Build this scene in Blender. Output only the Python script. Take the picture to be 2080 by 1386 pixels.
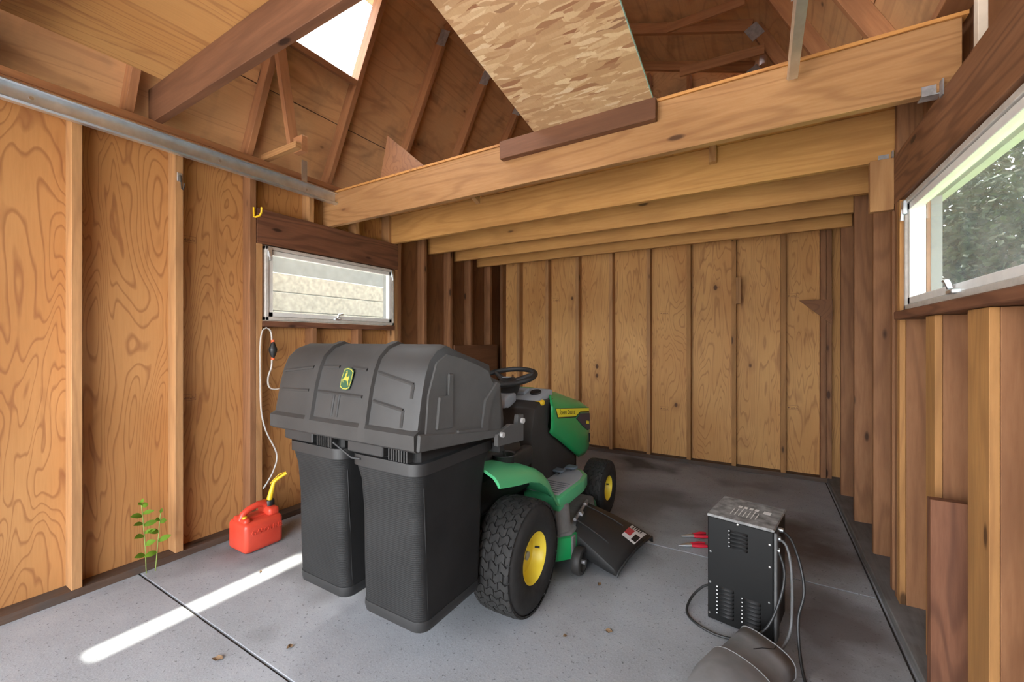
import bpy, bmesh, math, random
from mathutils import Vector, Matrix, Euler
random.seed(7)
for o in list(bpy.data.objects): bpy.data.objects.remove(o, do_unlink=True)
scene = bpy.context.scene
COL = scene.collection
R = math.radians
# ------------------------------------------------------------------ camera (photo taken as 2080 x 1386)
FPX, CAMH, YAW = 849.0, 1.23, R(30.8445)
cd = bpy.data.cameras.new('camera'); cam = bpy.data.objects.new('camera', cd); COL.objects.link(cam)
cd.sensor_width = 36.0; cd.lens = FPX/2080*36; cd.shift_y = -1.0/2080; cd.clip_start = 0.02
cam.location = (0, 0, CAMH); cam.rotation_euler = (R(90), 0, YAW)
scene.camera = cam
# ------------------------------------------------------------------ world, sun, exposure
SUN_DIR = Vector((0.075, -0.18, -1.0)).normalized()      # through the roof opening to the strip on the floor
w = bpy.data.worlds.new('sky'); scene.world = w; w.use_nodes = True
wn = w.node_tree; bgn = wn.nodes['Background']
sky = wn.nodes.new('ShaderNodeTexSky'); sky.sky_type = 'NISHITA'; sky.sun_disc = False
sky.sun_elevation = R(79.5); sky.sun_rotation = math.atan2(-SUN_DIR.x, -SUN_DIR.y)
sky.air_density = 1.0; sky.dust_density = 2.2; sky.ozone_density = 0.6
hs = wn.nodes.new('ShaderNodeHueSaturation'); hs.inputs['Saturation'].default_value = 0.25
wn.links.new(sky.outputs[0], hs.inputs['Color']); wn.links.new(hs.outputs[0], bgn.inputs[0])
bgn.inputs[1].default_value = 0.36
sl = bpy.data.lights.new('sun', 'SUN'); sl.energy = 4.0; sl.angle = R(1.2); sl.color = (1.0, 0.95, 0.87)
so = bpy.data.objects.new('sun', sl); COL.objects.link(so)
so.rotation_euler = (-SUN_DIR).to_track_quat('Z', 'Y').to_euler(); so.location = (-2.9, 2.2, 9)
vs = scene.view_settings; vs.view_transform = 'Standard'; vs.look = 'None'; vs.gamma = 1.0; vs.use_curve_mapping = False
vs.exposure = 3.18
# ------------------------------------------------------------------ object helpers
def link(o, parent=None):
    COL.objects.link(o)
    if parent is not None: o.parent = parent
    return o
def empty(name, loc=(0, 0, 0), rz=0.0, parent=None):
    o = bpy.data.objects.new(name, None); o.empty_display_size = 0.1
    o.location = loc; o.rotation_euler = (0, 0, rz); return link(o, parent)
def tag(o, label=None, cat=None, group=None, kind=None):
    if label: o['label'] = label
    if cat: o['category'] = cat
    if group: o['group'] = group
    if kind: o['kind'] = kind
    return o
def structure(o): o['kind'] = 'structure'; return o
def copy_tree(o, parent=None):
    c = o.copy(); link(c, parent)
    for ch in list(o.children): copy_tree(ch, c)
    return c
class MB:
    """collects shapes into one bmesh, then links them as one mesh object"""
    def __init__(s): s.bm = bmesh.new()
    def add(s, verts, faces):
        vs_ = [s.bm.verts.new(v) for v in verts]
        for f in faces:
            try: s.bm.faces.new([vs_[i] for i in f])
            except ValueError: pass
        return s
    def box(s, a, b, bev=0.0, M=None, seg=1):
        x0, y0, z0 = a; x1, y1, z1 = b
        v = [(x0,y0,z0),(x1,y0,z0),(x1,y1,z0),(x0,y1,z0),(x0,y0,z1),(x1,y0,z1),(x1,y1,z1),(x0,y1,z1)]
        if M is not None: v = [M @ Vector(p) for p in v]
        t = bmesh.new(); vv = [t.verts.new(p) for p in v]
        for f in ((0,3,2,1),(4,5,6,7),(0,1,5,4),(1,2,6,5),(2,3,7,6),(3,0,4,7)): t.faces.new([vv[i] for i in f])
        if bev > 0: bmesh.ops.bevel(t, geom=list(t.edges), offset=bev, segments=seg, affect='EDGES', profile=0.5)
        return s.merge(t)
    def merge(s, t):
        me = bpy.data.meshes.new('tmp'); t.to_mesh(me); t.free(); s.bm.from_mesh(me); bpy.data.meshes.remove(me); return s
    def prism(s, poly, d, M=None, bev=0.0, seg=1):
        """polygon in local XY extruded along +Z by d"""
        t = bmesh.new(); n = len(poly)
        a = [t.verts.new((p[0], p[1], 0)) for p in poly]; b = [t.verts.new((p[0], p[1], d)) for p in poly]
        t.faces.new(a[::-1]); t.faces.new(b)
        for i in range(n): t.faces.new([a[i], a[(i+1) % n], b[(i+1) % n], b[i]])
        if bev > 0: bmesh.ops.bevel(t, geom=list(t.edges), offset=bev, segments=seg, affect='EDGES', profile=0.5)
        bmesh.ops.recalc_face_normals(t, faces=t.faces)
        if M is not None: bmesh.ops.transform(t, matrix=M, verts=t.verts)
        return s.merge(t)
    def tube(s, pts, r, n=10, cap=True, closed=False):
        pts = [Vector(p) for p in pts]; m = len(pts); rings = []
        rr = r if isinstance(r, (list, tuple)) else [r]*m
        up = None
        for i, p in enumerate(pts):
            if closed: d = pts[(i+1) % m]-pts[i-1]
            else: d = (pts[min(i+1, m-1)]-pts[max(i-1, 0)])
            d = d.normalized() if d.length > 1e-9 else Vector((0, 0, 1))
            if up is None: up = d.orthogonal().normalized()
            up = (up-d*up.dot(d)); up = up.normalized() if up.length > 1e-6 else d.orthogonal().normalized()
            sd = d.cross(up)
            rings.append([s.bm.verts.new(p+(up*math.cos(2*math.pi*k/n)+sd*math.sin(2*math.pi*k/n))*rr[i]) for k in range(n)])
        for i in range(m if closed else m-1):
            a, b = rings[i], rings[(i+1) % m]
            for k in range(n): s.bm.faces.new([a[k], a[(k+1) % n], b[(k+1) % n], b[k]])
        if cap and not closed:
            s.bm.faces.new(rings[0][::-1]); s.bm.faces.new(rings[-1])
        return s
    def cyl(s, p0, p1, r, n=20): return s.tube([p0, p1], r, n)
    def loft(s, secs, cap=True, closed=True):
        rings = [[s.bm.verts.new(p) for p in sec] for sec in secs]; n = len(rings[0])
        for a, b in zip(rings, rings[1:]):
            for k in range(n if closed else n-1): s.bm.faces.new([a[k], a[(k+1) % n], b[(k+1) % n], b[k]])
        if cap and closed:
            s.bm.faces.new(rings[0][::-1]); s.bm.faces.new(rings[-1])
        return s
    def lathe(s, prof, n=32, M=None, axis='Z', close=False):
        """profile of (r, h) turned about the axis"""
        rings = []
        for k in range(n):
            a = 2*math.pi*k/n; c, sn = math.cos(a), math.sin(a); ring = []
            for r, h in prof:
                p = Vector((r*c, r*sn, h)) if axis == 'Z' else Vector((h, r*c, r*sn))
                ring.append(s.bm.verts.new(M @ p if M is not None else p))
            rings.append(ring)
        m = len(prof)
        for k in range(n):
            a, b = rings[k], rings[(k+1) % n]
            for i in range(m if close else m-1):
                j = (i+1) % m
                f = [a[i], b[i], b[j], a[j]]
                s.bm.faces.new(f)
        return s
    def xform(s, M): bmesh.ops.transform(s.bm, matrix=M, verts=s.bm.verts); return s
    def build(s, name, mat, parent=None, smooth=0, label=None, loc=None, rot=None, recalc=True):
        bmesh.ops.remove_doubles(s.bm, verts=s.bm.verts, dist=1e-5)
        if recalc: bmesh.ops.recalc_face_normals(s.bm, faces=s.bm.faces)
        me = bpy.data.meshes.new(name); s.bm.to_mesh(me); s.bm.free()
        me.materials.append(mat)
        if smooth:
            for p in me.polygons: p.use_smooth = True
            me.set_sharp_from_angle(angle=R(smooth))
        o = bpy.data.objects.new(name, me)
        if loc is not None: o.location = loc
        if rot is not None: o.rotation_euler = rot
        if label: o['label'] = label
        return link(o, parent)
def shared(name, src, parent, loc=None, rot=None):
    o = bpy.data.objects.new(name, src.data); link(o, parent)
    if loc is not None: o.location = loc
    if rot is not None: o.rotation_euler = rot
    return o
def frame(o, x, y, z):
    """matrix with columns x, y, z and origin o"""
    return Matrix(((x[0], y[0], z[0], o[0]), (x[1], y[1], z[1], o[1]), (x[2], y[2], z[2], o[2]), (0, 0, 0, 1)))
def board(name, p0, p1, side, w, t, mat, parent=None, bev=0.0015, poly=None):
    """timber from p0 to p1 (centre line); w is its size along 'side', t across; local Z is the length so grain follows it"""
    p0, p1 = Vector(p0), Vector(p1); z = (p1-p0); L = z.length; z.normalize()
    x = Vector(side); x = (x-z*x.dot(z)).normalized(); y = z.cross(x)
    m = MB()
    if poly: m.prism(poly, t, Matrix.Translation((0, 0, 0)))
    else: m.box((-w/2, -t/2, 0), (w/2, t/2, L), bev)
    o = m.build(name, mat, parent)
    o.matrix_world = frame(p0, x, y, z)
    return o
def bx(name, a, b, grain, mat, parent=None, bev=0.0015):
    """axis-aligned timber between corners a and b with its grain along axis 'X', 'Y' or 'Z'"""
    a, b = Vector(a), Vector(b); c = (a+b)/2; d = b-a
    if grain == 'Z': return board(name, (c.x, c.y, a.z), (c.x, c.y, b.z), (1, 0, 0), d.x, d.y, mat, parent, bev)
    if grain == 'Y': return board(name, (c.x, a.y, c.z), (c.x, b.y, c.z), (1, 0, 0), d.x, d.z, mat, parent, bev)
    return board(name, (a.x, c.y, c.z), (b.x, c.y, c.z), (0, 1, 0), d.y, d.z, mat, parent, bev)
def text_mesh(s, size, depth=0.0, font_space=1.0, bold=0.0):
    cu = bpy.data.curves.new('txt', 'FONT'); cu.body = s; cu.size = size; cu.extrude = depth; cu.align_x = 'CENTER'; cu.align_y = 'CENTER'
    cu.space_character = font_space; cu.offset = bold
    o = bpy.data.objects.new('txt', cu); COL.objects.link(o)
    dg = bpy.context.evaluated_depsgraph_get(); me = bpy.data.meshes.new_from_object(o.evaluated_get(dg))
    bpy.data.objects.remove(o, do_unlink=True); bpy.data.curves.remove(cu); return me
# ------------------------------------------------------------------ materials
class NT:
    def __init__(s, name):
        s.m = bpy.data.materials.new(name); s.m.use_nodes = True; s.t = s.m.node_tree; s.b = s.t.nodes['Principled BSDF']
    def n(s, typ, **k):
        nd = s.t.nodes.new(typ)
        for a, v in k.items():
            if a in ('op',): nd.operation = v
            elif hasattr(nd, a) and not a[0].isupper(): setattr(nd, a, v)
            else: nd.inputs[a].default_value = v
        return nd
    def l(s, a, b): s.t.links.new(a, b)
    def coord(s, rnd=True, scale=(1, 1, 1)):
        tc = s.n('ShaderNodeTexCoord'); out = tc.outputs['Object']
        if rnd:
            oi = s.n('ShaderNodeObjectInfo'); vm = s.n('ShaderNodeVectorMath', operation='SCALE'); vm.inputs[0].default_value = (13.1, 7.7, 19.3)
            s.l(oi.outputs['Random'], vm.inputs['Scale']); ad = s.n('ShaderNodeVectorMath', operation='ADD')
            s.l(out, ad.inputs[0]); s.l(vm.outputs[0], ad.inputs[1]); out = ad.outputs[0]
        mp = s.n('ShaderNodeMapping'); mp.inputs['Scale'].default_value = scale; s.l(out, mp.inputs['Vector'])
        return mp.outputs[0]
    def noise(s, vec, scale, detail=3, rough=0.55, dist=0.0):
        nd = s.n('ShaderNodeTexNoise'); nd.inputs['Scale'].default_value = scale; nd.inputs['Detail'].default_value = detail
        nd.inputs['Roughness'].default_value = rough; nd.inputs['Distortion'].default_value = dist; s.l(vec, nd.inputs['Vector']); return nd.outputs['Fac']
    def ramp(s, fac, stops, interp='LINEAR'):
        r = s.n('ShaderNodeValToRGB'); r.color_ramp.interpolation = interp; e = r.color_ramp.elements
        while len(e) < len(stops): e.new(0.5)
        for i, (p, c) in enumerate(stops):
            e[i].position = p; e[i].color = tuple(c)+(1,) if len(c) == 3 else c
        s.l(fac, r.inputs[0]); return r.outputs[0]
    def mix(s, fac, a, b, mode='MIX'):
        m = s.n('ShaderNodeMix', data_type='RGBA', blend_type=mode)
        for sock, v in ((m.inputs[0], fac), (m.inputs[6], a), (m.inputs[7], b)):
            if isinstance(v, (int, float)): sock.default_value = v
            elif isinstance(v, tuple): sock.default_value = v if len(v) == 4 else v+(1,)
            else: s.l(v, sock)
        return m.outputs[2]
    def math(s, op, a, b=None, clamp=False):
        m = s.n('ShaderNodeMath', operation=op); m.use_clamp = clamp
        for i, v in enumerate((a, b)):
            if v is None: continue
            if isinstance(v, (int, float)): m.inputs[i].default_value = v
            else: s.l(v, m.inputs[i])
        return m.outputs[0]
    def bump(s, h, strength=0.2, dist=0.01):
        b = s.n('ShaderNodeBump'); b.inputs['Strength'].default_value = strength; b.inputs['Distance'].default_value = dist
        s.l(h, b.inputs['Height']); s.l(b.outputs[0], s.b.inputs['Normal'])
    def out(s, col=None, rough=0.5, metal=0.0, spec=0.5):
        if col is not None:
            if isinstance(col, tuple): s.b.inputs['Base Color'].default_value = col+(1,) if len(col) == 3 else col
            else: s.l(col, s.b.inputs['Base Color'])
        if isinstance(rough, (int, float)): s.b.inputs['Roughness'].default_value = rough
        else: s.l(rough, s.b.inputs['Roughness'])
        s.b.inputs['Metallic'].default_value = metal; s.b.inputs['Specular IOR Level'].default_value = spec
        return s.m
W3 = (1, 1, 1); K3 = (0, 0, 0)
def lumber(name, base, dark, pale=None, ring=26.0, line=0.45, knots=0.5, rough=0.62, blot=0.35, dirt=None):
    """sawn board: stretched grain along local Z, growth-ring lines, round knots"""
    t = NT(name); v = t.coord(True, (1, 1, 0.09)); pale = pale or tuple(min(1, c*1.25) for c in base)
    warp = t.noise(t.coord(True, (3.0, 3.0, 0.55)), 1.0, 2, 0.5)
    f = t.noise(v, 5.0, 2, 0.5, 0.25)
    s_ = t.math('SINE', t.math('MULTIPLY', t.math('ADD', f, t.math('MULTIPLY', warp, 0.7)), ring*2.2))
    lines = t.ramp(t.math('MULTIPLY_ADD', s_, 0.5), [(0.0, K3), (0.55, (0.15,)*3), (1.0, W3)])
    t.t.nodes[-2].inputs[2].default_value = 0.5
    fine = t.noise(v, 95.0, 3, 0.6)
    col = t.mix(t.ramp(fine, [(0.3, K3), (0.72, W3)]), base, pale)
    col = t.mix(t.math('MULTIPLY', lines, line), col, dark)
    big = t.noise(t.coord(True, (2.2, 2.2, 0.8)), 1.6, 2, 0.5)
    col = t.mix(t.math('MULTIPLY', t.ramp(big, [(0.42, K3), (0.7, W3)]), blot), col, tuple(c*0.62 for c in base))
    if knots > 0:
        vo = t.n('ShaderNodeTexVoronoi'); vo.inputs['Scale'].default_value = 1.0; t.l(t.coord(True, (7.5, 7.5, 2.6)), vo.inputs['Vector'])
        pick = t.math('GREATER_THAN', t.n('ShaderNodeSeparateColor').outputs[0], 1.0-knots)
        t.l(vo.outputs['Color'], t.t.nodes[-2].inputs[0])
        k = t.math('MULTIPLY', t.ramp(vo.outputs['Distance'], [(0.0, W3), (0.07, W3), (0.12, K3)]), pick)
        halo = t.math('MULTIPLY', t.ramp(vo.outputs['Distance'], [(0.05, W3), (0.32, K3)]), pick)
        col = t.mix(t.math('MULTIPLY', halo, 0.35), col, dark)
        col = t.mix(t.math('MULTIPLY', k, 0.85), col, tuple(c*0.28 for c in dark))
    if dirt:   # old grime near one end
        col = t.mix(t.math('MULTIPLY', t.ramp(t.noise(t.coord(True, (6, 6, 6)), 1.0, 4, 0.6), [(0.45, K3), (0.65, W3)]), 0.6), col, dirt)
    t.bump(fine, 0.12, 0.004)
    return t.out(col, rough, 0, 0.25)
def plywood(name, base, dark, pale=None, freq=9.0, line=0.75, knots=0.35, rough=0.6, grime=0.0, grime_col=(0.1, 0.08, 0.06), sx=2.6, sz=0.42):
    """rotary-cut sheet: closed contour lines of a stretched noise field, patches, knots; local Z along the grain"""
    t = NT(name); pale = pale or tuple(min(1, c*1.22) for c in base)
    f = t.noise(t.coord(True, (sx, sx, sz)), 1.0, 2.4, 0.45, 0.35)
    ph = t.math('FRACT', t.math('MULTIPLY', f, freq*2.0))
    wob = t.noise(t.coord(True, (16, 16, 7)), 1.0, 3, 0.6)
    ph2 = t.math('ADD', ph, t.math('MULTIPLY', t.math('SUBTRACT', wob, 0.5), 0.22))
    lines = t.ramp(ph2, [(0.0, K3), (0.70, (0.05,)*3), (0.87, W3), (0.94, (0.7,)*3), (1.0, K3)])
    fine = t.noise(t.coord(True, (1, 1, 0.06)), 120.0, 3, 0.6)
    tone = t.noise(t.coord(True, (1.6, 1.6, 0.7)), 1.5, 3, 0.55)
    col = t.mix(t.ramp(tone, [(0.35, K3), (0.68, W3)]), base, pale)
    col = t.mix(t.math('MULTIPLY', t.ramp(fine, [(0.4, K3), (0.75, W3)]), 0.25), col, tuple(c*0.7 for c in base))
    pat = t.ramp(t.noise(t.coord(True, (5.5, 5.5, 1.6)), 1.0, 3, 0.6, 0.6), [(0.60, K3), (0.69, W3)])
    col = t.mix(t.math('MULTIPLY', pat, 0.45), col, dark)
    col = t.mix(t.math('MULTIPLY', lines, line), col, dark)
    if knots > 0:
        vo = t.n('ShaderNodeTexVoronoi'); vo.inputs['Scale'].default_value = 1.0; t.l(t.coord(True, (3.4, 3.4, 2.2)), vo.inputs['Vector'])
        sc = t.n('ShaderNodeSeparateColor'); t.l(vo.outputs['Color'], sc.inputs[0])
        pick = t.math('GREATER_THAN', sc.outputs[0], 1.0-knots)
        k = t.math('MULTIPLY', t.ramp(vo.outputs['Distance'], [(0.0, W3), (0.045, W3), (0.07, K3)]), pick)
        halo = t.math('MULTIPLY', t.ramp(vo.outputs['Distance'], [(0.04, W3), (0.22, K3)]), pick)
        col = t.mix(t.math('MULTIPLY', halo, 0.4), col, dark)
        col = t.mix(t.math('MULTIPLY', k, 0.9), col, tuple(c*0.3 for c in dark))
    if grime > 0:
        g = t.ramp(t.noise(t.coord(True, (2.0, 2.0, 3.2)), 1.2, 4, 0.62), [(0.5, K3), (0.7, W3)])
        col = t.mix(t.math('MULTIPLY', g, grime), col, grime_col)
    t.bump(fine, 0.08, 0.003)
    return t.out(col, rough, 0, 0.3)
def plain(name, col, rough=0.5, metal=0.0, spec=0.5, var=0.0, scale=8.0, bump=0.0, bscale=150.0, dust=0.0, dust_col=(0.3, 0.29, 0.27)):
    t = NT(name); c = col
    if var > 0:
        nz = t.noise(t.coord(False), scale, 4, 0.6)
        c = t.mix(t.ramp(nz, [(0.3, K3), (0.7, W3)]), tuple(x*(1-var) for x in col), tuple(min(1, x*(1+var)) for x in col))
    if dust > 0:
        nz = t.noise(t.coord(False), scale*0.6, 5, 0.65)
        c = t.mix(t.math('MULTIPLY', t.ramp(nz, [(0.35, K3), (0.7, W3)]), dust), c, dust_col)
    if bump > 0: t.bump(t.noise(t.coord(False), bscale, 3, 0.6), bump, 0.003)
    return t.out(c, rough, metal, spec)
MT = {}
MT['ply_wall'] = plywood('wall_plywood', (0.43, 0.20, 0.066), (0.21, 0.072, 0.028), (0.50, 0.255, 0.094), freq=15, line=0.6, sx=4.2, sz=0.75)
MT['ply_back'] = plywood('back_wall_plywood', (0.51, 0.25, 0.082), (0.24, 0.092, 0.034), (0.62, 0.34, 0.125), knots=0.75, freq=13, sx=5.0, sz=0.7, line=0.5)
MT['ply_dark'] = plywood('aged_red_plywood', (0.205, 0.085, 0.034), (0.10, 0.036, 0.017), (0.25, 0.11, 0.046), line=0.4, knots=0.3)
MT['ply_roof'] = plywood('roof_plywood', (0.50, 0.265, 0.12), (0.22, 0.095, 0.045), (0.58, 0.33, 0.155), knots=0.8, line=0.3, freq=7, grime=0.45, grime_col=(0.12, 0.085, 0.06))
MT['ply_deck'] = plywood('loft_plywood', (0.47, 0.235, 0.08), (0.25, 0.095, 0.036), (0.54, 0.295, 0.11), knots=0.7, line=0.5, freq=8, sx=4.0, sz=0.5)
MT['ply_loft'] = plywood('loft_plywood_amber', (0.42, 0.195, 0.056), (0.22, 0.085, 0.028), knots=0.3, line=0.7)
MT['stud'] = lumber('stud_pine', (0.38, 0.20, 0.085), (0.20, 0.088, 0.04), line=0.3)
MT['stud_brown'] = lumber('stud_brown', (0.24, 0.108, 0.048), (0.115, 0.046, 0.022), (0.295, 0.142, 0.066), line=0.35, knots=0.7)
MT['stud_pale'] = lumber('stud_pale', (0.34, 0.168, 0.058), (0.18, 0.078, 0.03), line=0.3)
MT['joist'] = lumber('joist_fir', (0.34, 0.17, 0.066), (0.18, 0.075, 0.029), (0.40, 0.215, 0.09), ring=34, line=0.4, knots=0.55)
MT['joist_y'] = lumber('joist_yellow_pine', (0.45, 0.222, 0.068), (0.25, 0.10, 0.03), (0.51, 0.27, 0.09), ring=22, line=0.28, knots=0.75)
MT['beam'] = lumber('beam_redbrown', (0.14, 0.062, 0.032), (0.07, 0.03, 0.017), ring=18, line=0.35, knots=0.3)
MT['header'] = lumber('header_darkbrown', (0.165, 0.068, 0.036), (0.07, 0.028, 0.017), (0.21, 0.093, 0.05), ring=40, line=0.55, knots=0.35)
MT['header_r'] = lumber('header_walnut', (0.215, 0.094, 0.044), (0.09, 0.036, 0.019), (0.28, 0.13, 0.066), ring=40, line=0.6, knots=0.2)
MT['rafter'] = lumber('rafter_brown', (0.31, 0.138, 0.06), (0.15, 0.06, 0.028), line=0.3, knots=0.5)
MT['plate'] = lumber('dusty_sill', (0.085, 0.05, 0.034), (0.04, 0.026, 0.018), (0.115, 0.075, 0.053), line=0.3, knots=0.2, dirt=(0.07, 0.062, 0.056))
MT['plate_grey'] = lumber('grey_dusty_sill', (0.125, 0.118, 0.11), (0.06, 0.056, 0.05), (0.17, 0.165, 0.155), line=0.25, knots=0.1, dirt=(0.2, 0.195, 0.19))
MT['galv'] = plain('galvanised_steel', (0.74, 0.79, 0.83), 0.42, 1.0, 0.5, 0.12, 14)
MT['galv_old'] = plain('dull_zinc', (0.42, 0.42, 0.43), 0.5, 0.8, 0.5, 0.25, 30)
MT['steel'] = plain('bolt_steel', (0.6, 0.6, 0.6), 0.3, 1.0)
MT['white_alu'] = plain('white_window_frame', (0.72, 0.71, 0.68), 0.4, 0, 0.5, 0.06, 20)
MT['dirty_alu'] = plain('weathered_window_frame', (0.50, 0.465, 0.42), 0.45, 0, 0.5, 0.15, 30)
STAINS = [(0.12, 3.05, 0.55, (0.085, 0.058, 0.045), 0.85), (0.30, 2.15, 0.38, (0.10, 0.08, 0.07), 0.8), (-0.75, 3.2, 0.5, (0.12, 0.115, 0.11), 0.6), (-1.0, 4.25, 0.35, (0.05, 0.047, 0.045), 0.8), (-1.05, 2.3, 0.5, (0.10, 0.097, 0.095), 0.5)]
def concrete(name, base, stain):
    t = NT(name); c = t.coord(False)
    n1 = t.noise(c, 1.3, 4, 0.6); n2 = t.noise(c, 9, 4, 0.65); n3 = t.noise(c, 150, 3, 0.7); n4 = t.noise(c, 62, 3, 0.7)
    col = t.mix(t.ramp(n1, [(0.3, K3), (0.7, W3)]), tuple(x*0.72 for x in base), tuple(x*1.15 for x in base))
    col = t.mix(t.math('MULTIPLY', t.ramp(n2, [(0.4, K3), (0.7, W3)]), 0.3), col, tuple(x*0.7 for x in base))
    col = t.mix(t.math('MULTIPLY', t.ramp(n3, [(0.35, K3), (0.68, W3)]), 0.45), col, tuple(x*1.35 for x in base))
    col = t.mix(t.ramp(n4, [(0.61, K3), (0.68, (0.75,)*3)]), col, tuple(x*0.22 for x in base))
    st = t.ramp(t.noise(c, 1.15, 3, 0.55), [(0.53, K3), (0.68, (0.8,)*3)])
    col = t.mix(st, col, stain)
    wv = t.n('ShaderNodeTexNoise'); wv.inputs['Scale'].default_value = 2.6; wv.inputs['Detail'].default_value = 4; t.l(c, wv.inputs['Vector'])
    wp = t.n('ShaderNodeVectorMath', operation='MULTIPLY_ADD'); t.l(wv.outputs['Color'], wp.inputs[0]); wp.inputs[1].default_value = (0.7, 0.7, 0); t.l(c, wp.inputs[2])
    for (sx_, sy_, rr, colr, amt) in STAINS:      # oil and rust stains where they lie on the slab
        ds_ = t.n('ShaderNodeVectorMath', operation='DISTANCE'); t.l(wp.outputs[0], ds_.inputs[0]); ds_.inputs[1].default_value = (sx_+0.35, sy_+0.35, 0)
        col = t.mix(t.math('MULTIPLY', t.ramp(t.math('DIVIDE', ds_.outputs['Value'], rr), [(0.35, W3), (1.0, K3)]), amt), col, colr)
    t.bump(t.math('ADD', t.math('MULTIPLY', n3, 0.6), n4), 0.18, 0.004)
    return t.out(col, 0.82, 0, 0.25)
MT['concrete'] = concrete('slab_concrete', (0.318, 0.33, 0.342), (0.11, 0.104, 0.10))
MT['joint'] = plain('joint_dirt', (0.05, 0.043, 0.036), 0.95, var=0.4, scale=60, bump=0.4)
MT['ground'] = plain('driveway', (0.42, 0.41, 0.39), 0.9, var=0.12, scale=3)
MT['grass'] = plain('rough_grass', (0.10, 0.14, 0.045), 0.95, var=0.4, scale=12)
def osb():
    t = NT('osb_flakes'); base = None
    cols = [((0.45, 0.27, 0.14), (0.60, 0.41, 0.24), (0.27, 0.12, 0.06)), ((0.50, 0.32, 0.17), (0.66, 0.48, 0.29), (0.34, 0.17, 0.09)), ((0.42, 0.25, 0.13), (0.56, 0.37, 0.21), (0.20, 0.09, 0.05))]
    for i, (ang, st) in enumerate(((0.35, 4.0), (1.1, 3.2), (-0.5, 3.6), (0.1, 5.0))):
        tc = t.n('ShaderNodeTexCoord'); mp = t.n('ShaderNodeMapping'); mp.inputs['Rotation'].default_value = (0, 0, ang)
        mp.inputs['Scale'].default_value = (11, 11*st, 3); mp.inputs['Location'].default_value = (3.1*i, 1.7*i, 0); t.l(tc.outputs['Object'], mp.inputs[0])
        wz = t.n('ShaderNodeTexNoise'); wz.inputs['Scale'].default_value = 9.0; t.l(tc.outputs['Object'], wz.inputs['Vector'])
        ad = t.n('ShaderNodeVectorMath', operation='MULTIPLY_ADD'); t.l(wz.outputs['Color'], ad.inputs[0]); ad.inputs[1].default_value = (0.9, 0.9, 0); t.l(mp.outputs[0], ad.inputs[2])
        vo = t.n('ShaderNodeTexVoronoi'); vo.inputs['Scale'].default_value = 1.0; t.l(ad.outputs[0], vo.inputs['Vector'])
        sc = t.n('ShaderNodeSeparateColor'); t.l(vo.outputs['Color'], sc.inputs[0])
        a, b, d = cols[i % 3]
        c = t.ramp(sc.outputs[0], [(0.0, d), (0.12, a), (0.5, a), (0.9, b), (1.0, (0.66, 0.50, 0.33))])
        if base is None: base = c; h = sc.outputs[1]
        else:
            m = t.math('GREATER_THAN', sc.outputs[2], 0.62); base = t.mix(m, base, c)
    fine = t.noise(t.coord(False, (1, 0.2, 1)), 180, 3, 0.6)
    base = t.mix(t.math('MULTIPLY', t.ramp(fine, [(0.45, K3), (0.75, W3)]), 0.25), base, (0.3, 0.17, 0.09))
    t.bump(h, 0.25, 0.003)
    return t.out(base, 0.6, 0, 0.3)
MT['osb'] = osb()
MT['osb_edge'] = plain('osb_edge_green_paint', (0.30, 0.52, 0.48), 0.7, var=0.2, scale=60)
def glass(name, dust, dcol):
    t = NT(name); t.t.nodes.remove(t.b); o = t.t.nodes['Material Output']
    tr = t.n('ShaderNodeBsdfTransparent'); tr.inputs[0].default_value = (0.95, 0.97, 0.96, 1)
    gl = t.n('ShaderNodeBsdfGlossy'); gl.inputs['Roughness'].default_value = 0.03
    df = t.n('ShaderNodeBsdfTranslucent'); df.inputs[0].default_value = dcol+(1,)
    dd = t.n('ShaderNodeBsdfDiffuse'); dd.inputs[0].default_value = dcol+(1,)
    ms = t.n('ShaderNodeMixShader'); t.l(df.outputs[0], ms.inputs[1]); t.l(dd.outputs[0], ms.inputs[2]); ms.inputs[0].default_value = 0.5
    m1 = t.n('ShaderNodeMixShader'); fr = t.n('ShaderNodeLayerWeight'); fr.inputs[0].default_value = 0.5
    t.l(t.math('MULTIPLY', t.math('POWER', fr.outputs['Facing'], 4.0), 0.5), m1.inputs[0]); t.l(tr.outputs[0], m1.inputs[1]); t.l(gl.outputs[0], m1.inputs[2])
    m2 = t.n('ShaderNodeMixShader'); nz = t.noise(t.coord(False), 9, 5, 0.65)
    t.l(t.ramp(nz, [(0.3, (dust*0.5,)*3), (0.75, (dust*1.5,)*3)]), m2.inputs[0]); t.l(m1.outputs[0], m2.inputs[1]); t.l(ms.outputs[0], m2.inputs[2])
    t.l(m2.outputs[0], o.inputs[0]); return t.m
MT['glass_l'] = glass('dusty_glass', 0.10, (0.80, 0.77, 0.66))
MT['glass_r'] = glass('hazy_glass', 0.03, (0.75, 0.77, 0.76))
MT['glass_s'] = glass('roof_glass', 0.04, (0.9, 0.9, 0.9))
# ================================================================== THE SHELL
XL, XR, YB, YF = -2.817, 0.535, 4.49, -1.20      # inner faces of the studs; YF is the door wall
SD = 0.089                                        # stud depth
XLS, XRS, YBS = XL-SD, XR+SD, YB+SD               # sheathing planes
ZP = 2.42                                         # top of the wall plates
WIN1 = (1.53, 2.665, 1.362, 1.862)                # left window y0, y1, z0, z1
WIN2 = (1.40, 2.515, 1.362, 1.862)
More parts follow.
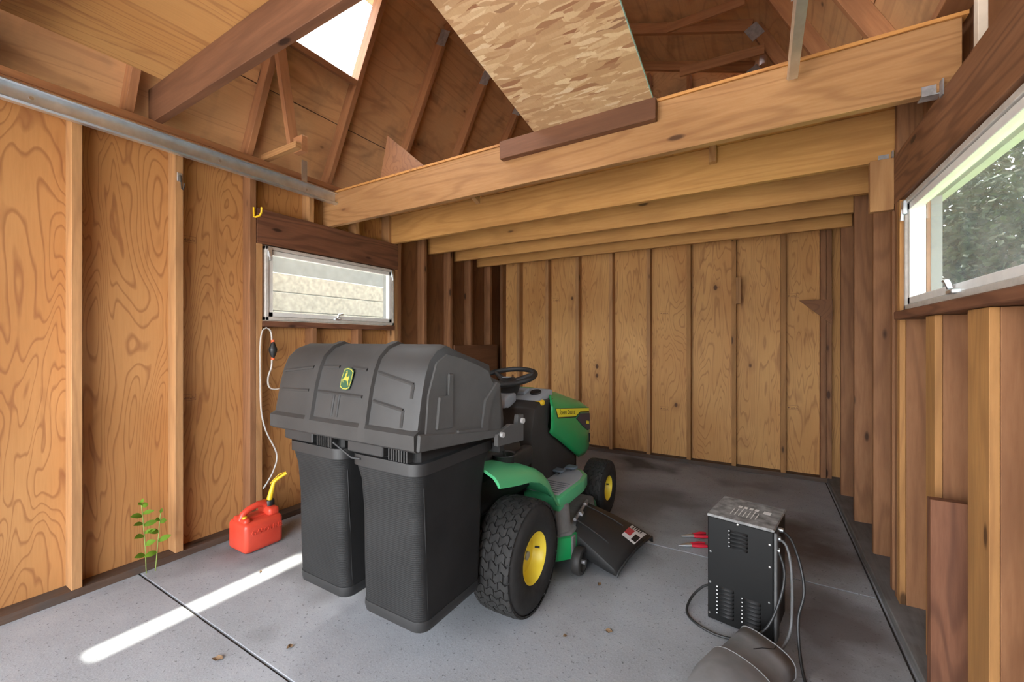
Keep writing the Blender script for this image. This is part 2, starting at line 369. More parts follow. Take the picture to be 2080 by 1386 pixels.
# ---- floor slabs with recessed joints
fl = structure(MB().box((XLS-0.05, YF-0.6, -0.16), (XRS+0.05, YBS+0.05, -0.012)).build('floor', MT['joint']))
xs = (XLS-0.05, -1.13, 0.478, XRS+0.05); ys = (YF-0.6, 0.885, 2.60, YBS+0.05); J = 0.0055
def slab(x0, x1, y0, y1, sk=0.0):
    m = MB(); m.prism([(x0+J, y0+J), (x1-J, y0+J), (x1-J, y1-J), (x0+J, y1-J)], 0.10, Matrix.Translation((0, 0, -0.10)), 0.0012)
    return m.build('slab', MT['concrete'], fl)
slab(xs[0], xs[2], ys[0], ys[1]); slab(xs[0], xs[2], ys[1], ys[2]); slab(xs[0], xs[2], ys[2], ys[3])
slab(xs[2], xs[3], ys[0], ys[2]); slab(xs[2], xs[3], ys[2], ys[3])
# ---- left wall
wl = MB()
wl.box((XLS-0.05, YF, 0), (XLS-0.014, WIN1[0], ZP)); wl.box((XLS-0.05, WIN1[1], 0), (XLS-0.014, YBS+0.05, ZP))
wl.box((XLS-0.05, WIN1[0], 0), (XLS-0.014, WIN1[1], WIN1[2])); wl.box((XLS-0.05, WIN1[0], WIN1[3]), (XLS-0.014, WIN1[1], ZP))
MT['siding'] = plain('outer_siding', (0.15, 0.15, 0.145), 0.8, var=0.1)
wl = structure(wl.build('wall_left', MT['siding']))
def sheetL(y0, y1, z0=0.0, z1=ZP, mat='ply_wall'): bx('plywood_sheet', (XLS-0.013, y0+0.0015, z0), (XLS, y1-0.0015, z1), 'Z', MT[mat], wl, 0)
sheetL(YF, -0.972); sheetL(-0.972, 0.248); sheetL(0.248, 1.468); sheetL(1.468, WIN1[0]); sheetL(WIN1[0], WIN1[1], 0, WIN1[2]); sheetL(WIN1[0], WIN1[1], WIN1[3], ZP)
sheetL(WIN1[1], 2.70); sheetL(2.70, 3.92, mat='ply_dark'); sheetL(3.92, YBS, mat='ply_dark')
def studL(y, z0=0.038, z1=2.344, mat='stud', w=0.038): return bx('stud', (XL-SD, y, z0), (XL, y+w, z1), 'Z', MT[mat], wl)
for y in (-1.0, -0.6, -0.19, 0.22, 0.632, 1.042): studL(y)
studL(1.440, mat='stud_brown'); studL(1.479, z1=1.865); studL(2.668, z1=1.865); studL(2.710, mat='stud_brown')
for y in (3.052, 3.447, 3.805, 4.20): studL(y, mat='stud_brown')
for y in (1.872, 2.276): studL(y, z1=1.322, mat='stud_brown')
for y in (1.85, 2.25, 2.60): studL(y, z0=2.095, mat='stud')
bx('bottom_plate', (XL-SD, YF, 0), (XL+0.004, YB, 0.038), 'Y', MT['plate'], wl)
bx('top_plate', (XL-SD, YF, 2.345), (XL, YBS, 2.382), 'Y', MT['rafter'], wl); bx('top_plate', (XL-SD, YF, 2.383), (XL, YBS, ZP), 'Y', MT['rafter'], wl)
bx('window_header', (XL-0.04, 1.482, 1.867), (XL+0.003, 2.708, 2.093), 'Y', MT['header'], wl)
bx('window_sill', (XL-SD, 1.518, 1.322), (XL+0.006, 2.668, 1.361), 'Y', MT['header'], wl)
# ---- back wall
wb = structure(MB().box((XLS-0.05, YBS+0.014, 0), (XRS+0.05, YBS+0.05, ZP)).build('wall_back', MT['siding']))
xb = [XLS, -1.82, -0.60, 0.168, XRS]
for a, b in zip(xb, xb[1:]): bx('plywood_sheet', (a+0.0015, YBS, 0), (b-0.0015, YBS+0.013, ZP), 'Z', MT['ply_back'], wb, 0)
for x, m in ((-2.86, 'stud_brown'), (-2.612, 'stud'), (-2.217, 'stud'), (-1.833, 'stud'), (-1.440, 'stud'), (-1.038, 'stud'), (-0.645, 'stud_pale'), (-0.246, 'stud_pale'), (0.149, 'stud_pale'), (0.440, 'stud_brown'), (0.48, 'stud_brown')):
    bx('stud', (x, YB, 0.038), (x+0.038, YBS, 2.382), 'Z', MT[m], wb)
bx('bottom_plate', (XL, YB-0.004, 0), (XR, YBS, 0.038), 'X', MT['plate'], wb); bx('top_plate', (XL, YB, 2.382), (XR, YBS, ZP), 'X', MT['rafter'], wb)
bx('block', (-0.206, YB-0.036, 1.575), (-0.166, YB, 1.825), 'Z', MT['joist'], wb)
m = MB(); m.prism([(0.0, 0.0), (0.235, 0.0), (0.235, -0.22)], 0.013)
o = m.build('corner_gusset', MT['ply_dark'], wb); o.matrix_world = frame((0.285, YB-0.001, 1.585), (1, 0, 0), (0, 0, 1), (0, -1, 0))
bx('scrap_board', (XL+0.001, 3.50, 0.74), (XL+0.02, 4.33, 1.18), 'Y', MT['beam'], wl)
# ---- right wall
wr = MB()
wr.box((XRS+0.014, YF, 0), (XRS+0.05, WIN2[0], ZP)); wr.box((XRS+0.014, WIN2[1], 0), (XRS+0.05, YBS+0.05, ZP))
wr.box((XRS+0.014, WIN2[0], 0), (XRS+0.05, WIN2[1], WIN2[2])); wr.box((XRS+0.014, WIN2[0], WIN2[3]), (XRS+0.05, WIN2[1], ZP))
wr = structure(wr.build('wall_right', MT['siding']))
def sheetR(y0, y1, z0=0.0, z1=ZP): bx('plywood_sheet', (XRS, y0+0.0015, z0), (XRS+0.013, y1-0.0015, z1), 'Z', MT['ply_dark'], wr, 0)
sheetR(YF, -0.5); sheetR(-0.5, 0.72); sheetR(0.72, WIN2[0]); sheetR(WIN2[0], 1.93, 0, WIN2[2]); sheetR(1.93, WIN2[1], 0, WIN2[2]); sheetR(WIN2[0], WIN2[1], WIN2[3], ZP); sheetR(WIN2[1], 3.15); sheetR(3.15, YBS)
def studR(y, w=0.038, z0=0.04, z1=2.382, mat='stud_brown', dx=0.0): return bx('stud', (XR+dx, y, z0), (XRS, y+w, z1), 'Z', MT[mat], wr)
for y in (3.035, 3.52, 4.06): studR(y, dx=-0.01 if y > 3.3 else 0)
def faced(y, w, z1):     # brown stud with an added pale layer painting its lit front edge
    bx('stud', (XR+0.022, y, 0.04), (XRS, y+w, z1), 'Z', MT['stud_brown'], wr); bx('lit_front_layer', (XR, y, 0.04), (XR+0.021, y+w, z1), 'Z', MT['stud_pale'], wr)
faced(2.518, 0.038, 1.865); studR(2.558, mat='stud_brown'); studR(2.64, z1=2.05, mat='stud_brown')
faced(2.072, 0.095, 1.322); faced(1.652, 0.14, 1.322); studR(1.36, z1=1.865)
for y in (0.95, 0.54, 0.13, -0.30, -0.70, -1.1): studR(y)
bx('scab_board', (0.493, 1.948, 0.041), (0.583, 1.986, 0.69), 'Z', MT['header'], wr)
bx('sill_plate', (0.487, YF, 0), (XRS, YBS, 0.04), 'Y', MT['plate_grey'], wr, 0.004)
bx('top_plate', (XR, YF, 2.383), (XRS, YBS, ZP), 'Y', MT['rafter'], wr)
bx('window_header', (XR-0.002, 1.34, 1.866), (XR+0.04, 2.60, 2.09), 'Y', MT['header_r'], wr, 0.003)
bx('window_sill', (XR-0.02, 1.36, 1.324), (XRS, 2.52, 1.361), 'Y', MT['header'], wr, 0.004)
bx('joist_block', (0.446, 2.60, 1.845), (0.534, 2.638, 2.089), 'Z', MT['joist'], wr)
bx('pale_strip', (0.55, 1.77, 2.092), (0.572, 1.80, 2.38), 'Z', plain('pale_lath', (0.66, 0.56, 0.45), 0.7, var=0.1), wr)
# ---- door wall with the open garage doorway (behind the camera)
wf = MB(); wf.box((XLS-0.05, YF-0.12, 0), (-2.70, YF, ZP)); wf.box((0.42, YF-0.12, 0), (XRS+0.05, YF, ZP)); wf.box((-2.70, YF-0.12, 2.22), (0.42, YF, ZP))
wf = structure(wf.build('wall_front', MT['siding']))
# ---- ceiling: joists, loft decks
ce = structure(MB().box((XLS, YF, ZP+0.155), (XRS, YF+0.04, ZP+0.17)).build('ceiling', MT['rafter']))
JZ0, JZ1 = 2.092, 2.330
for i, (y, m) in enumerate(((2.0, 'joist'), (2.632, 'joist_y'), (3.16, 'joist_y'), (3.575, 'joist_y'), (4.005, 'joist_y'))):
    bx('joist', (XL-0.06, y, JZ0+random.uniform(-0.003, 0.003)), (XR+0.05, y+0.039, JZ1), 'X', MT[m], ce, 0.002)
for a, b in ((-2.88, -1.67), (-1.67, -0.45), (-0.45, 0.60)): bx('deck_sheet', (a+0.001, 1.992, JZ1), (b-0.001, YBS, JZ1+0.013), 'Y' if a < -2 else 'X', MT['ply_loft'], ce, 0)
bx('beam', (XL-0.07, 0.945, ZP-0.004), (XR+0.05, 0.985, ZP+0.186), 'X', MT['beam'], ce, 0.002)
for a, b in ((-2.715, -1.50), (-1.50, -0.28), (-0.28, 0.58)): bx('deck_sheet', (a+0.001, YF, ZP+0.187), (b-0.001, 0.962, ZP+0.2), 'Y', MT['ply_deck'], ce, 0)
bx('beam', (XL-0.07, -0.45, ZP-0.004), (XR+0.05, -0.41, ZP+0.186), 'X', MT['beam'], ce, 0.002)
bx('beam', (XL-0.07, 0.30, ZP-0.004), (XR+0.05, 0.34, ZP+0.186), 'X', MT['beam'], ce, 0.002)
bx('cleat', (-1.25, 1.958, 2.238), (-0.412, 1.998, 2.336), 'X', MT['beam'], ce, 0.002)
m = MB(); m.prism([(0, 0), (0.235, 0), (0.235, -0.165)], 0.038); o = m.build('brace_block', MT['joist'], ce)
o.matrix_world = frame((-1.70, 2.045, 2.30), (0.3, 0.95, 0), (0, 0, 1), (0.95, -0.3, 0))
bx('hanging_block', (-0.256, 2.592, 2.235), (-0.218, 2.631, 2.329), 'Z', MT['joist'], ce)
m = MB(); m.prism([(0, 0), (0.46, 0), (0.0, 0.42)], 0.012); o = m.build('plywood_offcut', MT['ply_dark'])
o.matrix_world = frame((-2.36, 2.10, 2.344), (1, 0.06, 0), (-0.10, 0.24, 0.96), (0.06, -0.97, 0.24))
tag(o, 'triangular reddish plywood offcut leaning on the loft floor under the rafters', 'plywood offcut')
# ---- roof: gambrel frames and sheets
XC = -1.14; KX, KZ, RZ = 1.06, 3.72, 4.09        # knuckle half width, knuckle and ridge height
EL = (XL-0.06, ZP)                                # rafter foot, inner edge line
rf = structure(MB().box((XC-0.02, YF, RZ+0.0), (XC+0.02, YBS, RZ+0.09)).build('roof_ridge', MT['rafter']))
def pts(side): s_ = -1 if side == 'L' else 1; return (XC+s_*(XC-EL[0]), EL[1]), (XC+s_*KX, KZ), (XC, RZ)
FR = [-1.18, -0.99, -0.38, 0.23, 0.84, 1.445, 2.03, 2.64, 3.25, 3.86, 4.45]
def rafter(y, a, b, nm='rafter'):
    d = Vector((b[0]-a[0], 0, b[1]-a[1])); n = Vector((-d.z, 0, d.x)).normalized()
    if n.x*(a[0]-XC) < 0: n = -n
    c0 = Vector((a[0], y+0.019, a[1]))+n*0.0445; c1 = Vector((b[0], y+0.019, b[1]))+n*0.0445
    return board(nm, c0, c1, n, 0.089, 0.038, MT['rafter'], rf)
SKZ0, SKZ1 = 3.10, 3.64                            # opening in the left lower slope; unseen near part lengthened to light the loft
def lx(z): return EL[0]+(KX and ((XC-KX)-EL[0]))*(z-ZP)/(KZ-ZP)
for y in FR:
    for sd in 'LR':
        p, k, r = pts(sd)
        if sd == 'L' and y in (0.84, 1.445):
            rafter(y, p, (lx(SKZ0), SKZ0)); rafter(y, (lx(SKZ1), SKZ1), k)
        else: rafter(y, p, k)
        rafter(y, k, r)
        if y > 0.3:
            g = MB(); g.prism([(-0.06, -0.05), (0.06, -0.05), (0.06, 0.05), (-0.06, 0.05)], 0.0025)
            o = g.build('gusset_plate', MT['galv_old'], rf); s_ = -1 if sd == 'L' else 1
            o.matrix_world = frame((k[0]+s_*0.03, y-0.0025, k[1]-0.02), (0.5, 0, -s_*0.85), (s_*0.85, 0, 0.5), (0, 1, 0))
lo = rafter   # keep the name short
for z in (SKZ0, SKZ1):                             # headers of the opening
    n = Vector((-(KZ-ZP), 0, (XC-KX)-EL[0])).normalized()
    c = Vector((lx(z), 0, z))+n*0.0445
    board('opening_header', (c.x, 0.268, c.z), (c.x, 2.03, c.z), n, 0.089, 0.038, MT['rafter'], rf)
def sheet(side, z0, z1, y0, y1, upper=False, mat='ply_roof', grain='Y'):
    p, k, r = pts(side); a, b = (k, r) if upper else (p, k)
    def at_(z): f = (z-a[1])/(b[1]-a[1]); return Vector((a[0]+(b[0]-a[0])*f, 0, z))
    d = at_(z1)-at_(z0); n = Vector((-d.z, 0, d.x)).normalized()
    if n.x*(a[0]-XC) < 0: n = -n
    if upper and n.z < 0: n = -n
    mid = (at_(z0)+at_(z1))/2+n*(0.089+0.0065)
    return board('roof_sheet', (mid.x, y0+0.002, mid.z), (mid.x, y1-0.002, mid.z), d.normalized(), d.length-0.006, 0.012, MT[mat], rf, 0)
def light_stop(side, z, y0, y1):  # dark strip added outside to stop daylight leaking through the sheet seam
    p, k, r = pts(side); f = (z-p[1])/(k[1]-p[1]); d = Vector((k[0]-p[0], 0, k[1]-p[1])).normalized(); n = Vector((-d.z, 0, d.x))
    if n.x*(p[0]-XC) < 0: n = -n
    c = Vector((p[0]+(k[0]-p[0])*f, 0, z))+n*0.108; board('seam_light_stop', (c.x, y0, c.z), (c.x, y1, c.z), d, 0.06, 0.012, MT['plate'], rf, 0)
for sd in 'LR': light_stop(sd, 2.82, YF, YBS)
for y0, y1 in ((YF, 0.25), (0.25, 2.05), (2.05, 3.27), (3.27, YBS)):
    for sd in 'LR':
        sheet(sd, ZP-0.10, 2.82, y0, y1)
        if sd == 'L' and y0 == 0.25:
            sheet(sd, 2.82, SKZ0-0.01, y0, y1); sheet(sd, SKZ1+0.01, KZ+0.05, y0, y1)
        else: sheet(sd, 2.82, KZ+0.05, y0, y1)
        sheet(sd, KZ-0.09, RZ+0.03, y0, y1, True)
# gable end above the back wall and above the door
def gable(y, name):
    p, k, r = pts('L'); p2, k2, _ = pts('R'); o_ = 0.08
    poly = [(p[0]-o_, ZP-0.05), (p2[0]+o_, ZP-0.05), (k2[0]+o_, KZ+0.05), (XC, RZ+0.09), (k[0]-o_, KZ+0.05)]
    m = MB(); m.prism(poly, 0.013); o = m.build(name, MT['ply_roof'])
    o.matrix_world = frame((0, y, 0), (1, 0, 0), (0, 0, 1), (0, -1, 0)); return structure(o)
gb = gable(YBS+0.013, 'gable_back')
gf = MB()                                          # unseen front gable; its hatch opening is added to light the loft
for poly in ([(-2.95, ZP-0.05), (0.67, ZP-0.05), (0.30, 3.0), (-2.58, 3.0)], [(-2.58, 3.0), (-1.75, 3.0), (-1.75, 3.85), (-2.28, KZ+0.05)], [(-0.53, 3.0), (0.30, 3.0), (0.0, KZ+0.05), (-0.53, 3.85)], [(-2.28, KZ+0.05), (-1.75, 3.85), (-0.53, 3.85), (0.0, KZ+0.05), (XC, RZ+0.09)]): gf.prism(poly, 0.013)
gf = structure(gf.build('gable_front', MT['ply_roof'])); gf.matrix_world = frame((0, YF-0.10, 0), (1, 0, 0), (0, 0, 1), (0, -1, 0))
for x in (-2.22, -1.83, -1.44, -1.04, -0.645, -0.25, 0.15):
    h = (RZ-abs(x-XC)*(RZ-KZ)/KX) if abs(x-XC) < KX else KZ-(abs(x-XC)-KX)*(KZ-ZP)/(XC-EL[0]-KX)
    bx('gable_stud', (x, YB, ZP), (x+0.038, YBS, h-0.02), 'Z', MT['rafter'], gb)
bx('gable_band', (-2.2, YB-0.03, 3.60), (0.0, YB, 3.69), 'X', MT['rafter'], gb)
# loose cross boards seen high up on the right
board('collar_strip', (-0.62, 3.36, 3.62), (-0.10, 3.36, 3.62), (0, 0, 1), 0.065, 0.019, MT['rafter'], rf)
board('collar_strip', (-0.60, 3.80, 3.52), (0.02, 3.80, 3.50), (0, 0, 1), 0.075, 0.019, MT['rafter'], rf)
# strut and blocks carrying the door track
board('strut', (-2.60, 1.60, 2.45), (-2.53, 1.46, 3.06), (0, 1, 0), 0.06, 0.038, MT['rafter'], rf)
bx('track_block', (-2.86, 1.53, 2.425), (-2.47, 1.568, 2.465), 'X', MT['joist'], rf); bx('track_block', (-2.56, 1.57, 2.42), (-2.47, 1.61, 2.52), 'X', MT['rafter'], rf)
# ---- windows
def window(name, xin, win, s_, mats, parent_label):
    """awning window; s_ is +1 when the room lies towards +X of it"""
    y0, y1, z0, z1 = win; e = structure(empty(name, (xin, (y0+y1)/2, z0)))
    W, H_ = (y1-y0)/2, z1-z0
    def ring(nm, d0, d1, inset, wdt, mat):
        m = MB(); a, b, c, d = -W+inset, W-inset, inset, H_-inset
        for q in (((d0, a, c), (d1, b, c+wdt)), ((d0, a, d-wdt), (d1, b, d)), ((d0, a, c), (d1, a+wdt, d)), ((d0, b-wdt, c), (d1, b, d))):
            lo_, hi = q; m.box((min(lo_[0], hi[0]), lo_[1], lo_[2]), (max(lo_[0], hi[0]), hi[1], hi[2]), 0.002)
        return m.build(nm, mat, e)
    ring('outer_frame', -0.05*s_, 0.018*s_, 0.004, 0.022, mats[1]); sash = ring('sash', -0.03*s_, 0.010*s_, 0.028, 0.030, mats[0])
    MB().box((-0.012*s_ if s_ > 0 else 0.008, -W+0.055, 0.055), (-0.008*s_ if s_ > 0 else 0.012, W-0.055, H_-0.055)).build('pane', mats[2], e)
    lt = MB(); lt.box((0.008*s_ if s_ > 0 else -0.034, -0.05, 0.022), (0.034 if s_ > 0 else -0.008, 0.0, 0.038), 0.003); lt.tube([(0.03*s_, -0.025, 0.04), (0.036*s_, -0.02, 0.065), (0.03*s_, 0.02, 0.07)], 0.008, 8)
    lt.build('latch', MT['galv'], sash, 40)
    for y in (-W+0.03, W-0.03):
        hb = MB(); hb.box((0.012*s_ if s_ > 0 else -0.03, y-0.014, H_-0.075), (0.03 if s_ > 0 else -0.012, y+0.014, H_-0.012), 0.003); hb.tube([(0.026*s_, y, H_-0.05), (0.03*s_, y, H_-0.10)], 0.007, 8)
        hb.build('hinge', MT['galv'], sash, 40)
    return e
window('window_1', XL-0.012, WIN1, 1, (MT['white_alu'], MT['dirty_alu'], MT['glass_l']), '')
window('window_2', XR+0.030, WIN2, -1, (MT['white_alu'], MT['dirty_alu'], MT['glass_r']), '')
n = Vector((-(KZ-ZP), 0, (XC-KX)-EL[0])).normalized(); za, zb = SKZ0-0.01, SKZ1+0.01; mid = Vector((lx((za+zb)/2), 1.15, (za+zb)/2))+n*0.104
d = Vector((lx(zb)-lx(za), 0, zb-za)); m = MB(); m.box((-d.length/2, -0.90, -0.003), (d.length/2, 0.90, 0.003)); o = m.build('window_3', MT['glass_s'])
o.matrix_world = frame(mid, d.normalized(), (0, 1, 0), n); structure(o)
# ---- outside
structure(MB().box((-14, -16, -0.22), (14, YF-0.6, -0.02)).build('driveway_ground', MT['ground']))
structure(MB().box((XRS+0.06, YF-0.6, -0.22), (16, 16, -0.06)).build('yard_ground', MT['grass'])); structure(MB().box((-14, YF-0.6, -0.22), (XLS-0.06, 16, -0.06)).build('side_ground', MT['ground']))
MT['stucco'] = plain('neighbour_siding', (0.20, 0.185, 0.145), 0.85, var=0.3, scale=22, bump=0.3, bscale=90)
nb = structure(empty('neighbour_wall', (-4.3, 3.2, 0)))
for i in range(10): MB().box((-0.03, -2.6, i*0.2-0.06), (0.012, 2.6, i*0.2+0.132), 0.006).build('siding_plank', MT['stucco'], nb)
MB().box((-0.30, -2.6, -0.06), (-0.22, 2.6, 2.9)).build('upper_wall', plain('grey_stucco', (0.105, 0.112, 0.105), 0.9, var=0.15, scale=10, bump=0.3, bscale=50), nb)
MT['soffit'] = plain('soffit_paint', (0.40, 0.40, 0.38), 0.8, var=0.08)
structure(MB().box((XRS+0.051, YF-0.12, 2.20), (XRS+0.46, YBS+0.3, 2.24)).build('eave_right', MT['soffit']))
structure(MB().box((XLS-0.46, YF-0.12, 2.20), (XLS-0.051, YBS+0.3, 2.24)).build('eave_left', MT['soffit']))
def leaf_mat(name, c):
    t = NT(name); oi = t.noise(t.coord(False), 5.0, 2)
    col = t.mix(t.ramp(oi, [(0.3, K3), (0.7, W3)]), tuple(x*0.6 for x in c), tuple(min(1, x*1.5) for x in c))
    t.b.inputs['Subsurface Weight'].default_value = 0.0
    t.out(col, 0.6, 0, 0.12); tl = t.n('ShaderNodeBsdfTranslucent'); t.l(col, tl.inputs[0]); ms = t.n('ShaderNodeMixShader'); ms.inputs[0].default_value = 0.35
    t.l(t.b.outputs[0], ms.inputs[1]); t.l(tl.outputs[0], ms.inputs[2]); t.l(ms.outputs[0], t.t.nodes['Material Output'].inputs[0]); return t.m
MT['leaf'] = leaf_mat('tree_leaf', (0.011, 0.018, 0.006)); MT['bark'] = plain('bark', (0.10, 0.075, 0.055), 0.9, var=0.3, scale=20)
def tree(x, y, h, rad, n, label, seed):
    rnd = random.Random(seed); e = empty('garden_tree', (x, y, -0.06)); tag(e, label, 'tree', 'trees outside the right window')
    tr = MB(); tr.tube([(0, 0, 0), (0.05, 0.02, h*0.4), (-0.03, 0.05, h*0.8)], [0.12, 0.09, 0.03], 8)
    for k in range(7):
        a = rnd.uniform(0, 6.28); z = h*rnd.uniform(0.3, 0.75); tr.tube([(0, 0, z), (math.cos(a)*rad*0.5, math.sin(a)*rad*0.5, z+0.35), (math.cos(a)*rad*0.9, math.sin(a)*rad*0.9, z+0.5)], [0.04, 0.025, 0.008], 6)
    tr.build('trunk', MT['bark'], e, 50)
    V, Fc = [], []
    for k in range(n):
        u = rnd.random()**0.5; a = rnd.uniform(0, 6.28); ph = math.acos(rnd.uniform(-1, 1)); rr = rad*u
        c = Vector((rr*math.sin(ph)*math.cos(a), rr*math.sin(ph)*math.sin(a), h*0.58+rr*1.25*math.cos(ph)*h/(rad*3.0)))
        M_ = Euler((rnd.uniform(0, 6.28), rnd.uniform(0, 6.28), rnd.uniform(0, 6.28))).to_matrix(); s = rnd.uniform(0.022, 0.045)
        b = len(V)
        for p in ((0, -1, 0), (0.55, -0.1, 0.12), (0, 1, 0), (-0.55, -0.1, 0.12)): V.append(c+M_ @ (Vector(p)*s))
        Fc.append((b, b+1, b+2, b+3))
    me = bpy.data.meshes.new('foliage'); me.from_pydata([tuple(v) for v in V], [], Fc); me.materials.append(MT['leaf'])
    o = link(bpy.data.objects.new('foliage', me), e); o['kind'] = 'stuff'
tree(2.0, 6.6, 4.0, 1.45, 30000, 'dense dark leafy tree standing nearest outside the right window', 1)
tree(4.1, 9.6, 4.4, 1.7, 16000, 'taller leafy tree beside the sky gap outside the right window', 2)
tree(1.5, 14.0, 3.8, 2.0, 14000, 'low wide leafy tree farthest back in the yard outside', 3)
# ---- door tracks, hooks
def track(x, y0, y1, z, s_, label):
    e = empty('door_track', (x, y0, z)); L = y1-y0
    # C section, open towards the room (s_ = direction of the opening along X)
    sec = [(0, -0.045), (0.030, -0.045), (0.036, -0.037), (0.031, -0.030), (0.005, -0.040), (0.003, 0.040), (0.026, 0.030), (0.032, 0.036), (0.026, 0.045), (0, 0.045)]
    sec = sec[::-1]
    m = MB(); m.loft([[(s_*p[0], yy, p[1]) for p in sec] for yy in (0, L)]); m.build('channel', MT['galv'], e)
    for f in (0.35, 0.52, 0.75, 0.92): MB().cyl((s_*0.003, L*f, 0.0), (s_*0.008, L*f, 0.0), 0.008, 10).build('bolt', MT['steel'], e, 40)
    tag(e, label, 'door track'); return e
t1 = track(-2.735, YF+0.02, 2.03, 2.285, 1, 'long galvanised steel garage door track along the plywood wall')
st = MB(); st.box((-0.004, 2.03-YF-0.31, 0.046), (0.0, 2.03-YF-0.27, 0.20)); st.build('hanger_strap', MT['galv'], t1)
t2 = track(0.12, YF+0.02, 1.955, 2.29, -1, 'short end of a steel garage door track under the walnut-coloured joist')
ag = MB(); L2 = 1.955-YF-0.02
ag.box((-0.002, L2-0.32, 0.046), (0.002, L2-0.28, 0.32)); ag.box((-0.038, L2-0.322, 0.046), (0.002, L2-0.318, 0.32)); ag.build('hanger_angle', MT['galv'], t2)
def hanger(x, y, z, s_=1):
    e = MB(); e.box((x-0.05, y-0.003, z-0.004), (x+0.002, y+0.043, z)); e.box((x-0.05, y-0.004, z-0.004), (x-0.012, y, z+0.03)); e.box((x-0.004, y-0.03, z-0.02), (x, y+0.0, z+0.035))
    o = e.build('joist_hanger', MT['galv_old']); return tag(o, 'small zinc bracket under the joist at the right window header' if y < 2.3 else 'small zinc bracket at the top of the short block', 'bracket')
hanger(XR-0.003, 2.0, JZ0-0.004); hanger(XR-0.003, 2.632, JZ0-0.004)
hk = empty('coat_hook', (XL, 1.062, 2.15)); MB().box((0, -0.012, -0.025), (0.003, 0.012, 0.025), 0.001).build('hook_plate', MT['galv'], hk)
MB().tube([(0.003, 0, 0.01), (0.02, 0, 0.005), (0.024, 0, -0.04), (0.03, 0.0, -0.07), (0.046, 0.0, -0.078), (0.058, 0, -0.06), (0.06, 0, -0.045)], 0.004, 8).build('hook_arm', plain('dark_iron', (0.06, 0.05, 0.045), 0.5, 0.6), hk, 60)
tag(hk, 'small metal hook screwed to a wall stud below the door track', 'hook')
MT['yellow'] = plain('yellow_plastic', (0.80, 0.52, 0.02), 0.4)
hy = MB(); hy.tube([(0, 0, 0.06), (0.004, 0, 0.0), (0.02, 0.0, -0.006), (0.07, 0, -0.004), (0.09, 0, 0.012), (0.094, 0, 0.045)], 0.006, 8)
o = hy.build('tool_hook', MT['yellow'], None, 60, loc=(XL+0.002, 1.462, 2.03)); tag(o, 'yellow coated tool hook screwed beside the window header', 'hook')
# ---- leaning osb sheet
ob = MB(); A, B = Vector((-1.035, 1.985, 2.342)), Vector((-0.427, 1.985, 2.342)); up = Vector((-0.085, -0.985, 0.165)).normalized(); L = 0.985
e = empty('osb_sheet', (A+B)/2); nn = (B-A).normalized().cross(up).normalized()
wd = (B-A).length; m = MB(); m.box((-wd/2, 0, 0), (wd/2, L, 0.011)); o = m.build('board', MT['osb'], e)
xx = (B-A).normalized(); yy = (up-xx*up.dot(xx)).normalized(); zz = xx.cross(yy); zz = zz if zz.z > 0 else zz
o.matrix_local = frame((0, 0, 0), xx, yy, zz)
for s_ in (1,):
    m = MB(); m.box((wd/2, 0, -0.0005), (wd/2+0.002, L, 0.0115)); q = m.build('painted_edge', MT['osb_edge'], e); q.matrix_local = frame((0, 0, 0), xx, yy, zz)
MT['chalk'] = plain('green_line', (0.16, 0.33, 0.22), 0.8)
m = MB(); m.box((-0.002-0.0, 0, -0.001), (0.0, L, 0.0)); q = m.build('chalk_line', MT['chalk'], e); q.matrix_local = frame((0, 0, 0), xx, yy, zz)
tag(e, 'sheet of oriented strand board lying across the joists with a green edge', 'strand board')
# ================================================================== THE RIDING MOWER (local x right, y forward, z up; origin under the rear axle)
mw = empty('riding_mower', (-1.34, 1.67, 0))
tag(mw, 'green riding lawn mower with yellow wheels and a large black twin-bag grass catcher', 'lawn mower')
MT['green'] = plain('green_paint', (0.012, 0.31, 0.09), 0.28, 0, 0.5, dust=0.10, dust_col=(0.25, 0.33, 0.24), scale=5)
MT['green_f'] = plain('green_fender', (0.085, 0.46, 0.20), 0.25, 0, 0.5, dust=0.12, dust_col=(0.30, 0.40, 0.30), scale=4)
MT['deere_y'] = plain('yellow_rim', (0.86, 0.66, 0.04), 0.4, dust=0.12, dust_col=(0.45, 0.36, 0.2), scale=14)
MT['rubber'] = plain('tyre_rubber', (0.024, 0.023, 0.022), 0.75, 0, 0.3, var=0.25, scale=30, dust=0.35, dust_col=(0.055, 0.054, 0.052))
MT['plastic'] = plain('black_plastic', (0.018, 0.018, 0.018), 0.5, 0, 0.45, dust=0.25, dust_col=(0.05, 0.048, 0.046), scale=5, bump=0.05)
MT['plastic_d'] = plain('dusty_black_plastic', (0.024, 0.023, 0.022), 0.55, 0, 0.4, dust=0.5, dust_col=(0.062, 0.058, 0.054), scale=4, bump=0.06)
MT['plastic_e'] = plain('grey_dusty_side', (0.065, 0.064, 0.062), 0.6, 0, 0.4, dust=0.5, dust_col=(0.12, 0.118, 0.115), scale=6, bump=0.08, bscale=60)
MT['zinc'] = plain('zinc_bolt', (0.5, 0.5, 0.49), 0.4, 0.2); MT['black'] = plain('deep_black', (0.012, 0.012, 0.012), 0.6)
MT['greyp'] = plain('light_grey_plastic', (0.30, 0.32, 0.34), 0.5, dust=0.2)
MT['mat_grey'] = plain('rubber_mat', (0.34, 0.37, 0.41), 0.75, dust=0.5, dust_col=(0.45, 0.45, 0.44), scale=9)
MT['pedal'] = plain('pedal_blue_grey', (0.11, 0.14, 0.17), 0.6)
MT['deck'] = plain('dusty_deck', (0.155, 0.155, 0.15), 0.75, var=0.3, scale=12, dust=0.4, dust_col=(0.24, 0.235, 0.225))
MT['white'] = plain('white_print', (0.75, 0.74, 0.72), 0.5)
MT['red_print'] = plain('red_print', (0.50, 0.05, 0.06), 0.5)
